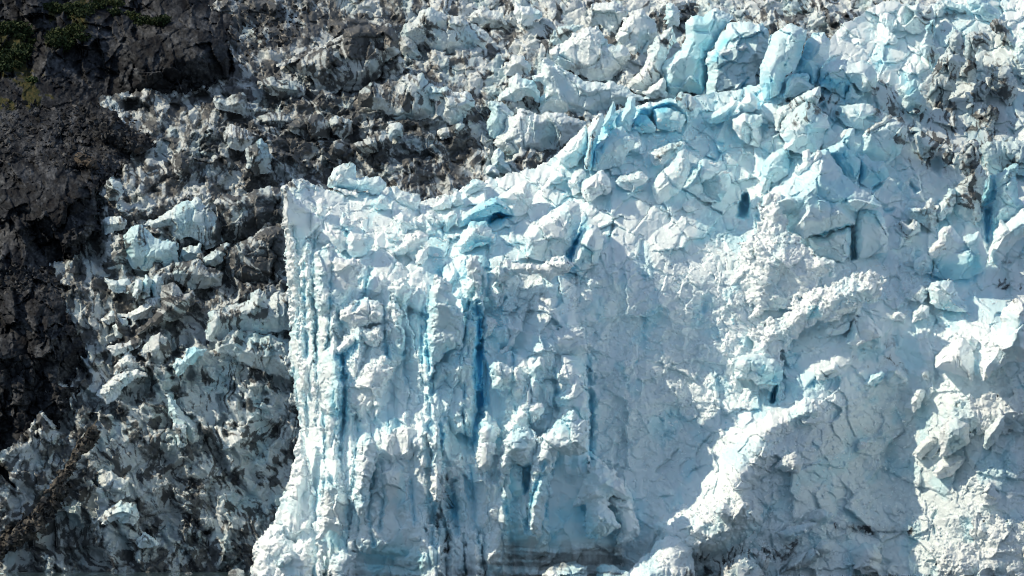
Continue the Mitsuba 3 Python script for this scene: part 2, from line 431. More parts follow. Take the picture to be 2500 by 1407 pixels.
def build(P):
    win, s, d = P['win'], P['s'], P['d']
    ok = s > -1.2 * ST
    if P['sheet']:                               # leave out what lies deep behind other masses
        behind = ndimage.minimum_filter((d < DTOP[win] + 0.05).astype(np.uint8) ^ 1, size=29) == 1
        ok &= ~behind
    q = ok[:-1, :-1] & ok[1:, :-1] & ok[:-1, 1:] & ok[1:, 1:]
    inn = s > 0
    q &= inn[:-1, :-1] | inn[1:, :-1] | inn[:-1, 1:] | inn[1:, 1:]
    if not q.any():
        return 0
    h, w = s.shape
    i, j = np.where(q)
    a, b, c, e = i * w + j, i * w + j + 1, (i + 1) * w + j + 1, (i + 1) * w + j
    flip = (i + j) % 2 == 0
    f = np.vstack([np.stack([a, e, np.where(flip, c, b)], 1), np.stack([np.where(flip, a, e), c, b], 1)])
    used = np.unique(f)
    idx = np.full(h * w, -1)
    idx[used] = np.arange(len(used))
    f = idx[f]
    gy, gx = np.gradient(s)
    gl = np.maximum(np.hypot(gx, gy), 0.3)
    sh = np.where(s < 0, s, 0)
    u = (UU[win] - sh * gx / gl ** 1 * 0.6).ravel()[used]      # rim points are drawn in to the outline
    v = (VV[win] - sh * gy / gl ** 1 * 0.6).ravel()[used]
    dd = d.ravel()[used]
    col = colour(P).reshape(-1, 3)[used]
    pos = world(u, v, dd)
    # side walls: the rim carried back into the mass behind
    ed = np.vstack([f[:, [0, 1]], f[:, [1, 2]], f[:, [2, 0]]])
    key = np.sort(ed, 1)
    _, inv, cnt = np.unique(key[:, 0].astype(np.int64) * len(used) + key[:, 1], return_inverse=True, return_counts=True)
    be = ed[cnt[inv] == 1]
    bv = np.unique(be)
    m = np.full(len(used), -1)
    m[bv] = len(used) + np.arange(len(bv))
    cu, cv = u[bv].mean(), v[bv].mean()
    pull = 0.06 if not P['sheet'] else 0.0
    back = world(u[bv] + (cu - u[bv]) * pull, v[bv] + (cv - v[bv]) * pull, dd[bv] + P['back'])
    n0 = len(used)
    rim = n0 + len(bv)                           # the walls' own copy of the rim, so that the face keeps its shading
    m2 = np.full(n0, -1)
    m2[bv] = rim + np.arange(len(bv))
    f2 = np.vstack([np.stack([m2[be[:, 0]], m[be[:, 1]], m2[be[:, 1]]], 1), np.stack([m2[be[:, 0]], m[be[:, 0]], m[be[:, 1]]], 1)])
    fs = [f, f2]
    if not P['sheet']:                           # close the back
        try:
            ls = [l for l in loops(be.tolist()) if len(l) > 2]
            flat = [np.stack([u[l], -v[l]], 1) for l in ls]
            num = np.concatenate([m[l] for l in ls])
            fs.append(num[np.asarray(manifold3d.triangulate(flat, -1, True))][:, ::-1])
        except Exception:
            pass
    V = np.vstack([pos, back, pos[bv]])
    C = np.vstack([col, col[bv], col[bv]])
    F = np.vstack(fs)
    scene[P['key']] = mikit.ply((V, F), P['mat'], smooth=True, color=C)
    return len(F)


COUNT = {}


def name(base):
    COUNT[base] = COUNT.get(base, 0) + 1
    return base if COUNT[base] == 1 else f'{base}_{COUNT[base] - 1:03d}'


def struct(key, label=None):
    labels[key] = {'kind': 'structure', **({'label': label} if label else {})}


def thing(base, label, cat, outline, group=None, **kw):
    key = name(base)
    labels[key] = {'label': label, 'category': cat, **({'group': group} if group else {})}
    patch(key, outline, **kw)
    return key


def part(parent, base, outline, **kw):
    patch(name(f'{parent}__{base}'), outline, **kw)

# ================================================================ THE PLACE
# ---------------------------------------------------------------- stains: where dirt melts out, where dense blue ice shows
stain(DIRT_AND_DIM, 'Z 2260,40 2440,60 2470,200 2440,330 2380,420 2300,440 2230,380 2180,330 2240,260', .30, 30)
stain(DIRT_AND_DIM, 'Z 2420,180 2600,100 2600,420 2440,400', .2, 30)
stain(DIRT_AND_DIM, 'Z 1870,330 1900,240 2040,200 2060,270 1980,300', .22, 15)
stain(DIRT_AND_DIM, 'Z 2100,200 2170,190 2210,290 2180,300 2130,270', .35, 15)
stain(DIRT_AND_DIM, 'Z 2340,370 2390,380 2390,540 2350,520', .25, 12)
stain(DIRT_AND_DIM, 'Z 2060,860 2200,830 2210,900 2080,900', .1, 20)
stain(DIRT_AND_DIM, 'Z 2040,1280 2240,1290 2240,1310 2040,1300', .4, 8)
stain(DIRT_AND_DIM, 'Z 2430,660 2600,600 2600,760 2440,740', .22, 25)
stain(DIRT_AND_DIM, 'Z 1180,620 1420,660 1400,760 1230,780', .05, 25)
stain(DIRT_AND_DIM, 'Z 1080,1150 1110,1190 1090,1407 1060,1300', .2, 10)
stain(DIRT_AND_DIM, 'Z 1700,1330 1950,1320 1900,1420 1640,1420', .18, 25)
stain(DIRT_AND_DIM, 'C 880,700 1100,600 1200,580 1000,760', .25, 8)
stain(BLUE, 'I 820,720 880,690 1040,560 1040,660 920,780 900,960 880,1300 780,1300 800,900', .5, 6)
stain(BLUE, 'J 560,900 600,600 640,480 645,660 650,960 665,1220 600,1230', .9, 6)
stain(BLUE, 'C 330,620 440,400 560,400 420,560 330,840 290,840', .6, 8)
stain(BLUE, 'C 760,250 1100,190 1130,260 900,300 900,400 760,400', .7, 8)
stain(BLUE, 'B 320,800 560,580 700,560 840,740 560,830 380,840', .7, 10)
stain(BLUE, 'B 330,1090 400,1000 660,930 560,1010', .6, 8)
stain(BLUE, 'B 1340,1135 1440,920 1490,750 1540,700 1540,860 1390,1135', .8, 8)
stain(BLUE, 'A 480,410 560,400 900,330 960,420 780,440', .35, 10)
stain(BLUE, 'D 540,600 640,460 660,380 840,290 820,330 680,420 620,560', .8, 6)
stain(BLUE, 'E 850,170 980,160 1200,170 1130,350 900,230', .45, 10)
stain(BLUE, 'E 960,860 1200,820 1250,1100 1080,1080', .4, 12)
stain(BLUE, 'H 500,1300 560,1180 900,1100 960,1280 820,1400 560,1340', .55, 14)
stain(BLUE, 'H 960,600 1100,400 1060,1000 950,1000', .4, 12)
stain(BLUE, 'F 760,1210 850,1180 880,1300 740,1330', .8, 6)
stain(BLUE, 'L 1200,800 1540,700 1840,900 1800,1040 1200,1040', .35, 18)
stain(BLUE, 'L 780,660 900,700 930,1050 780,1040', .4, 12)
stain(BLUE, 'N 250,820 480,760 500,1000 400,1130 300,960', .3, 10)
stain(BLUE, 'L 260,560 340,640 380,890 280,880', .6, 6)

stain(BLUE, 'Z 1480,240 1760,230 1800,420 1560,460 1400,420', .2, 50)
stain(BLUE, 'Z 1620,40 2000,40 2000,260 1640,280', .2, 50)
stain(BLUE, 'Z 1850,200 2150,170 2200,400 2100,560 1900,500', .16, 60)
stain(BLUE, 'Z 1040,560 1260,540 1300,640 1100,760', .2, 40)
stain(BLUE, 'Z 1000,760 1200,700 1240,1050 1040,1100', .2, 50)

# ---------------------------------------------------------------- hollows, slots and cracks
hole('F 60,370 85,240 120,140 180,120 212,230 192,360 140,390 100,370', 9, 8)
hole('N 360,1130 400,960 456,950 440,1040 400,1150', 6, 6)
hole('B 575,830 640,720 700,695 830,735 760,755 650,790', 7, 6)
hole('B 1340,1135 1400,1000 1450,910 1490,880 1450,1010 1390,1135', 5, 5)
hole('F 1150,790 1190,430 1205,640 1225,740', 6, 4)
hole('F 740,545 840,520 960,470 1060,440 1195,405 1195,425 1080,460 1000,480 930,530 850,545', 4, 4)
hole('J 600,1230 610,1000 625,820 640,830 650,960 665,1220', 3, 7)
hole('D 810,820 860,740 925,680 920,720 860,800', 3, 4)
hole('D 1200,640 1270,530 1290,520 1250,600', 2, 3)
hole('E 1330,1230 1400,1170 1470,1150 1450,1190 1380,1260', 4, 5)
hole('H 290,480 310,460 400,540 340,580', 3, 5)
hole('H 980,1010 970,700 1040,690 1020,1020', 4, 6)
hole('L 960,660 950,400 1040,380 1010,640', 4, 6)
hole('L 480,210 560,100 540,190 500,230', 3, 4)
hole('N 1290,1010 1320,960 1400,850 1400,890', 2, 4)
hole('N 1520,850 1650,905 1540,880', 2.5, 4)
hole('K 1000,240 1010,20 1050,80 1030,190', 3, 5)
hole('I 880,900 960,880 940,940 900,950', 3, 4)
hole('J 1215,1050 1240,850 1250,850 1235,1040', 3, 3)
hole('R 600,440 640,420 680,600 620,650', 5, 8)
hole('U 900,340 1040,470 980,520 930,560 960,700 920,650', 5, 8)
hole('R 300,780 390,740 480,820 430,850 330,850', 4, 8)
hole('Q 1040,850 1180,840 1300,930 1340,1040 1200,1130 1060,1030', 5, 10)
hole('X 640,190 740,170 740,260 700,280', 5, 6)
for h_ in ['E 795,205 850,150 855,215 830,240', 'E 310,590 400,640 320,740 300,680', 'C 1480,540 1600,590 1560,610 1490,580', 'H 470,270 560,220 600,300 580,420 500,380', 'G 1140,660 1190,760 1180,880 1110,960 1150,780', 'G 990,800 1050,700 1060,800 1010,860',
           'E 1190,630 1225,640 1215,720 1195,710', 'E 840,440 900,380 940,420 900,480', 'G 1340,260 1400,380 1380,420 1320,320', 'H 50,740 60,700 180,690 130,760', 'D 975,830 1030,900 1080,930 1000,990', 'D 1020,1110 1110,1130 1060,1230 1030,1240',
           'C 1270,830 1310,780 1300,830 1275,900', 'C 430,700 500,510 460,560 380,640', 'E 380,1180 400,1140 385,1100 375,1160', 'J 640,830 700,880 700,1200 660,1220', 'L 1030,100 1130,70 1140,130 1080,120']:
    hole(h_, 2.6, 7)
for c in ['J 1330,80 1390,140 1390,180', 'J 1280,320 1340,265', 'J 1390,245 1530,95', 'J 1430,230 1425,380', 'J 1450,420 1480,560 1460,620 1500,760', 'J 1450,880 1540,1050',
          'J 1450,960 1480,1120 1490,1300 1470,1407', 'N 600,690 640,690 600,760', 'N 620,610 660,660', 'N 810,500 820,430', 'N 840,840 890,910', 'N 890,960 920,1030',
          'N 760,950 780,1020', 'C 920,940 1040,800', 'M 1010,1090 1040,1300', 'M 830,1200 960,1380', 'M 1150,1310 1080,1390', 'M 130,180 180,215', 'M 480,260 560,310 690,280',
          'B 1190,1000 1195,1110', 'B 1440,1390 1580,1210', 'B 1350,1180 1430,1290', 'L 1160,870 1190,600 1290,250', 'K 1150,560 1160,400 1180,330', 'K 940,820 930,640 980,480',
          'F 1100,700 1080,640 1170,440', 'P 830,1080 850,940 890,830', 'P 880,1060 870,960', 'P 100,970 220,1010 500,1020 720,1010', 'L 1720,350 1870,420', 'M 1300,980 1480,1000']:
    crack(c)

stain(SHADE_GREY, 'Z 1900,1020 2620,900 2620,1500 1620,1500 1750,1250', .16, 60)  # shaded lower right slope and dim view corner, painted greyer
stain(SHADE_GREY, 'Z 1450,900 1700,850 1760,1100 1600,1240 1460,1150', .10, 60)  # shade of the bowl, painted into its colour
# upright clefts of the calving wall
for c, w, dp in [('Z 742,640 746,760 750,870', 7, 3), ('Z 768,560 766,700 775,820 772,930', 8, 3.5), ('Z 812,620 805,760 800,850', 6, 2.5), ('Z 836,870 840,960 835,1050 826,1120', 9, 4), ('Z 870,1000 880,1060 868,1100 862,1200', 10, 4),
                 ('Z 938,760 940,840 945,870', 7, 3), ('Z 1030,760 1028,850 1034,930', 6, 3), ('Z 1050,700 1040,800 1048,900 1052,960', 8, 3.5), ('Z 1075,1040 1080,1130 1076,1180', 6, 2.5), ('Z 1060,1230 1055,1330', 6, 2.5),
                 ('Z 1110,1180 1112,1260 1118,1300', 9, 3), ('Z 1135,940 1130,1010 1140,1080', 6, 3), ('Z 1165,740 1172,830 1168,960 1165,1040', 9, 4.5), ('Z 1160,1060 1155,1100', 8, 3.5), ('Z 1150,1140 1160,1260 1172,1350', 6, 2.5),
                 ('Z 1225,1190 1240,1270', 7, 3), ('Z 1290,1000 1296,1060', 8, 3.5), ('Z 1355,900 1360,960', 6, 3), ('Z 1330,1130 1300,1210 1290,1290', 7, 3), ('Z 930,1130 938,1220 925,1290', 6, 2.5), ('Z 905,660 890,720 860,760', 6, 2.5),
                 ('Z 1195,640 1190,720', 6, 2.5), ('Z 1235,700 1228,760', 5, 2), ('Z 1255,870 1250,960 1262,1010', 7, 2.5), ('Z 1440,900 1444,1000 1440,1100 1446,1130', 10, 5), ('Z 985,860 990,940', 5, 2), ('Z 790,1010 796,1110 790,1210', 6, 2.5),
                 ('Z 905,1160 900,1260 912,1330', 5, 2), ('Z 1005,1180 1012,1280', 5, 1.5), ('Z 720,900 726,990 740,1060', 5, 2)]:
    crack(c, w * 1.7, dp * .85)

# ---------------------------------------------------------------- sea
V = np.array([[-900, -60, -.2], [900, -60, -.2], [900, 1500, -.2], [-900, 1500, -.2]], float)
scene['sea'] = mikit.ply((V, np.array([[0, 1, 2], [0, 2, 3]])), 'water')
struct('sea', 'dark sea water at the foot of the dirty ice')

# ---------------------------------------------------------------- the setting: mountainside, dirty icefall, clean ice slope
stain(MOSS, 'Z -60,60 60,60 70,180 -60,180', .7, 20)
stain(MOSS, 'Z 120,0 300,0 290,40 100,50', .6, 15)
stain(MOSS, 'Z -60,195 160,195 150,260 -60,260', .5, 15)
stain(MOSS, 'Z 60,90 210,50 220,100 90,130', .4, 15)
ROCK = 'Z -120,-120 660,-120 610,-60 575,20 555,90 565,160 480,225 420,240 330,250 300,260 330,310 390,350 330,385 262,440 236,470 240,560 200,605 130,650 150,700 165,760 205,860 195,940 160,1010 110,1080 50,1180 -20,1260 -120,1320'
D_rock = control([(0, 0, 762), (-120, -120, 775), (300, 0, 775), (560, 0, 782), (660, -120, 795), (150, 100, 752), (450, 100, 752), (560, 160, 748), (450, 220, 740), (300, 250, 742),
                  (150, 230, 735), (0, 210, 735), (150, 300, 722), (300, 300, 728), (380, 350, 722), (100, 380, 705), (0, 330, 712), (0, 500, 688), (150, 520, 682), (240, 480, 690), (130, 640, 676),
                  (0, 640, 672), (0, 800, 660), (120, 800, 656), (200, 900, 655), (0, 1000, 650), (110, 1050, 648), (0, 1200, 645), (-120, 1300, 642), (-120, 600, 680)])
struct('mountain_slope', 'dark bare mountainside of rock and scree along the left edge')
D_ice = control([(0, 1390, 640), (400, 1390, 640), (700, 1390, 640), (150, 1150, 645), (400, 1100, 650), (700, 1050, 652), (250, 900, 658), (500, 850, 660), (700, 800, 664),
                 (250, 700, 676), (500, 680, 678), (700, 640, 684), (300, 500, 698), (500, 480, 702), (800, 450, 712), (1100, 400, 720), (300, 380, 716), (600, 350, 724), (900, 300, 735), (1300, 330, 735),
                 (600, 200, 752), (1000, 180, 758), (1400, 180, 760), (700, 50, 780), (1100, 30, 785), (1500, 30, 788), (600, -120, 805), (1300, -120, 815), (2000, -120, 810), (2600, -120, 800), (1900, 40, 780),
                 (2300, 40, 772), (2600, 60, 765), (1700, 250, 745), (2000, 200, 748), (0, 1200, 642), (-120, 1400, 638)])


def terraces(D, h, seed, peak, sx, sz):
    """The sloping icefall broken into rows of seracs that climb to the right: upright faces with jagged crests, falling away behind."""
    lean = 0.03 * (UU - 700)
    ux = XX + 0.55 * ZZ + 1.2 * fbm(XX / 5, ZZ / 5, 3, seed)
    pk = ridged(ux / sx, ZZ / sz, 3, seed)
    t = (D - lean - 640 - peak * h * pk - 0.16 * h * fbm(XX / 1.3, ZZ / 1.3, 3, seed + 2)) / h
    f = t - np.floor(t)
    g = 0.25 * f + 0.2 * sstep(.82, 1, f)
    return (640 + lean + h * (np.floor(t) + g + 0.25)).astype(np.float32)


D_fall = (0.68 * terraces(D_ice, 11.0, 3, .9, 8, 24) + 0.32 * terraces(D_ice, 5.0, 5, .9, 4.0, 12)).astype(np.float32)
for c in ['Z 676,162 750,140 860,92 1000,60', 'Z 630,200 720,195 800,240 900,290', 'Z 500,250 560,240 640,270 760,330', 'Z 440,330 560,310 700,350 800,360', 'Z 390,395 520,360 640,345', 'Z 1170,235 1250,200 1330,165 1420,200',
          'Z 860,250 960,190 1030,180 1070,215', 'Z 850,310 950,300 1070,300 1170,250', 'Z 870,375 1000,345 1140,300', 'Z 290,710 420,660 550,610', 'Z 240,510 330,520 480,480 570,490', 'Z 510,770 600,725 710,690', 'Z 400,885 520,840 600,810 720,800',
          'Z 235,965 330,890 420,900 520,830', 'Z 1480,120 1560,60 1620,20 1680,10', 'Z 1900,60 2020,30 2140,60 2220,20', 'Z 560,400 700,380 860,330', 'Z 260,610 360,560 470,590']:
    crest(c, 75, 4.5)
patch('glacier', 'Z -120,1520 -120,1180 40,1080 100,1000 120,900 90,780 60,640 180,560 200,430 280,340 240,240 480,180 500,90 520,-120 2620,-120 2620,260 2200,220 1950,260 1700,300 1500,300 1350,420 1200,480 1050,540 900,560 760,560 760,1300 720,1420 620,1520',
      D=D_fall, T=0, w=1, style='dirty', k=.5, lift=CREST, dirt=.62, blue=.0, jag=6, back=6, sheet=True,
      styles=[('Z -120,1520 -120,1250 200,1080 420,960 720,940 740,1300 620,1520', 60, 'smooth', 1.3)])
struct('glacier', 'dirty grey crevassed icefall descending behind the bright ice cliff')
patch('mountain_slope', ROCK, D=D_rock, T=2.5, w=3, style='scree', k=1.4, pal='scree', mat='rock', jag=16, back=8, sheet=True,
      styles=[('Z -120,-120 660,-120 560,60 480,225 300,240 160,180 -120,210', 25, 'rock', 1.0), ('Z -120,400 200,420 250,560 130,650 -120,640', 25, 'rock', .9), ('Z -120,720 150,700 210,900 160,1020 -120,1280', 25, 'rock', .9)])
stain(DIRT_AND_DIM, 'Z 1040,-60 2620,-120 2620,240 2200,200 1640,260 1500,300 1250,400 1150,420 1200,250 1050,120', -.2, 60)
stain(DIRT_AND_DIM, 'Z 480,900 720,800 740,1300 640,1330 480,1200', -.26, 60)
stain(DIRT_AND_DIM, 'Z 250,1380 620,1330 620,1420 200,1420', .3, 14)
stain(DIRT_AND_DIM, 'Z 330,1010 520,1000 560,1280 460,1330 380,1200', .15, 40)
stain(DIRT_AND_DIM, 'Z 560,-60 820,-60 780,120 700,160 640,220 560,240', .4, 40)
stain(DIRT_AND_DIM, 'Z 560,100 760,20 960,40 980,240 860,300 940,400 700,470 640,420 760,300 600,280', .16, 50)
stain(DIRT_AND_DIM, 'Z 840,60 980,70 960,230 860,260', .3, 20)
stain(DIRT_AND_DIM, 'Z 690,330 930,290 930,380 800,400 720,470 690,440', .25, 25)
stain(DIRT_AND_DIM, 'Z 530,470 700,460 700,700 560,720 520,600', .25, 25)
stain(DIRT_AND_DIM, 'Z 930,370 1160,330 1150,440 1040,500 960,450', .15, 25)

stain(DIRT_AND_DIM, 'Z 100,640 260,560 330,760 470,900 420,1350 60,1420 60,1150 190,960', .04, 50)  # a little more dirt, also painting in the dimmer lower left of the view
stain(DIRT_AND_DIM, 'Z 300,260 560,180 700,240 680,420 420,460 300,400', .08, 50)

stain(DIRT_AND_DIM, 'Z 230,860 520,840 540,1300 250,1340', -.13, 50)
D_clean = control([(900, 480, 646), (1100, 460, 648), (1300, 400, 655), (1450, 300, 662), (1600, 260, 668), (1750, 250, 674), (1900, 250, 672), (2100, 150, 690), (2300, 60, 705), (2600, 0, 712), (1500, 500, 640),
                   (1700, 450, 652), (1820, 500, 656), (1830, 600, 637), (1700, 700, 624), (1500, 800, 621), (1450, 1000, 614), (1600, 950, 618), (1740, 1190, 602), (1650, 1260, 600), (1790, 1110, 604), (1850, 1050, 606), (1990, 985, 610), (1600, 1050, 617), (1690, 1070, 616), (1710, 1140, 611), (1640, 1180, 610), (1560, 1200, 610), (1760, 1010, 616), (1820, 900, 620), (1700, 850, 623), (1540, 1280, 605), (2100, 1050, 618), (2200, 1150, 618), (2100, 1250, 612), (2250, 1000, 621), (2240, 1110, 616), (2310, 1040, 612), (2400, 960, 611), (2470, 860, 612), (2280, 1370, 603), (2400, 1280, 600), (1600, 1400, 601), (1880, 960, 622),
                   (1850, 720, 626), (2000, 660, 634), (2000, 500, 640), (2000, 380, 655), (2200, 450, 656), (2400, 450, 660), (2600, 300, 678), (2300, 650, 640), (2450, 700, 638), (2100, 850, 622), (2600, 950, 618), (2600, 1200, 608), (2600, 1500, 598), (1450, 650, 622), (1440, 1100, 614), (1400, 1500, 602), (1200, 700, 622), (2050, 60, 700)])
patch('ice_slope', 'Z 1150,480 1300,420 1420,330 1500,270 1640,240 1800,220 1960,180 2060,60 2160,0 2260,20 2330,-20 2480,-60 2620,-120 2620,1520 1380,1520 1400,1300 1380,1000 1360,760 1200,640',
      D=D_clean, T=0, w=1, style='block', dirt=.02, blue=.1, white=.3, jag=5, back=6, sheet=True,
      styles=[('Z 1420,640 1560,620 1700,520 1830,560 1840,800 1820,960 1930,1010 1780,1130 1740,1230 1600,1300 1540,1420 1440,1100', 30, 'bowl', 1.0), ('Z 1820,980 2620,760 2620,1520 1500,1520 1700,1240', 30, 'bowl', .85),
              ('Z 1850,560 2100,640 2440,650 2440,900 2000,900 1850,760', 40, 'lump', .7)])
struct('ice_slope', 'pale blue-white slope of broken ice and fine rubble right of the cliff')

# ---------------------------------------------------------------- rock
thing('rock_outcrop', 'rounded dark rock knob above the scree, beside the dirty ice at upper left', 'rock', 'Z 300,240 290,160 300,110 360,95 430,70 500,72 540,100 562,150 556,190 500,215 430,240 360,250',
      D=742, T=8, w=7, style='rock', k=.6, pal='rock', mat='rock', tilt=(.02, .25))
thing('rock_outcrop', 'rock shoulder with sunlit ledges, bulging above the dark gully at middle left', 'rock', 'U -60,330 150,300 400,240 640,200 800,250 890,330 920,500 900,660 800,800 640,960 500,1010 320,900 190,860 130,700 -60,640',
      D=684, T=7, w=6, style='rock', k=.75, pal='rock', mat='rock', tilt=(-.1, .3))
thing('rock_outcrop', 'smooth dark rock wall with upright cracks at lower left, above the brown debris ridge', 'rock', 'Z -60,840 60,800 150,790 190,860 180,980 100,1030 40,1020 -60,1010',
      D=654, T=5, w=4, style='rock', k=.7, pal='rock', mat='rock', tilt=(0, .15))
thing('rock_outcrop', 'lowest brown rock bluff in the bottom left corner beside the debris ridge', 'rock', 'Z -60,1090 20,1080 90,1120 100,1190 40,1250 -60,1280',
      D=645, T=4, w=3, style='rock', k=.7, pal='rock', mat='rock', tilt=(0, .3))
thing('boulder', 'large brown boulder lying on the dark scree at the ice edge', 'boulder', 'Q 630,1390 650,1310 700,1310 770,1340 830,1370 850,1440 790,1470 700,1450 640,1420', D=700, T=2.2, w=1.6, style='smooth', k=.6, pal='boulder', mat='rock', tilt=(-.3, .4))
thing('boulder', 'dark rounded boulder behind the large brown one on the scree', 'boulder', 'U 790,60 830,20 890,30 920,80 890,130 830,130', fwd=1.5, T=1.4, w=1.2, style='smooth', k=.6, pal='boulder', mat='rock')
thing('debris_ridge', 'narrow brown ridge of stones running down to the lower left corner', 'debris ridge', 'X -60,1180 150,1000 330,830 400,680 540,540 600,380 660,280 720,250 745,320 700,420 600,530 500,680 520,740 420,950 300,1100 150,1190 -60,1300',
      fwd=2.6, T=1.3, w=4, style='scree', k=1.7, pal='moraine', mat='rock', tilt=(.05, .15), jag=16)
thing('debris_ridge', 'brown heap of moraine debris beside the dark hollow at the foot of the scree', 'debris ridge', 'Q 640,860 760,870 1000,960 1060,1050 1180,1150 1300,1180 1330,1260 1200,1330 1000,1250 860,1200 740,1040', fwd=2, T=2, w=2.5, style='scree', k=1.2, pal='scree', mat='rock', tilt=(0, .6))

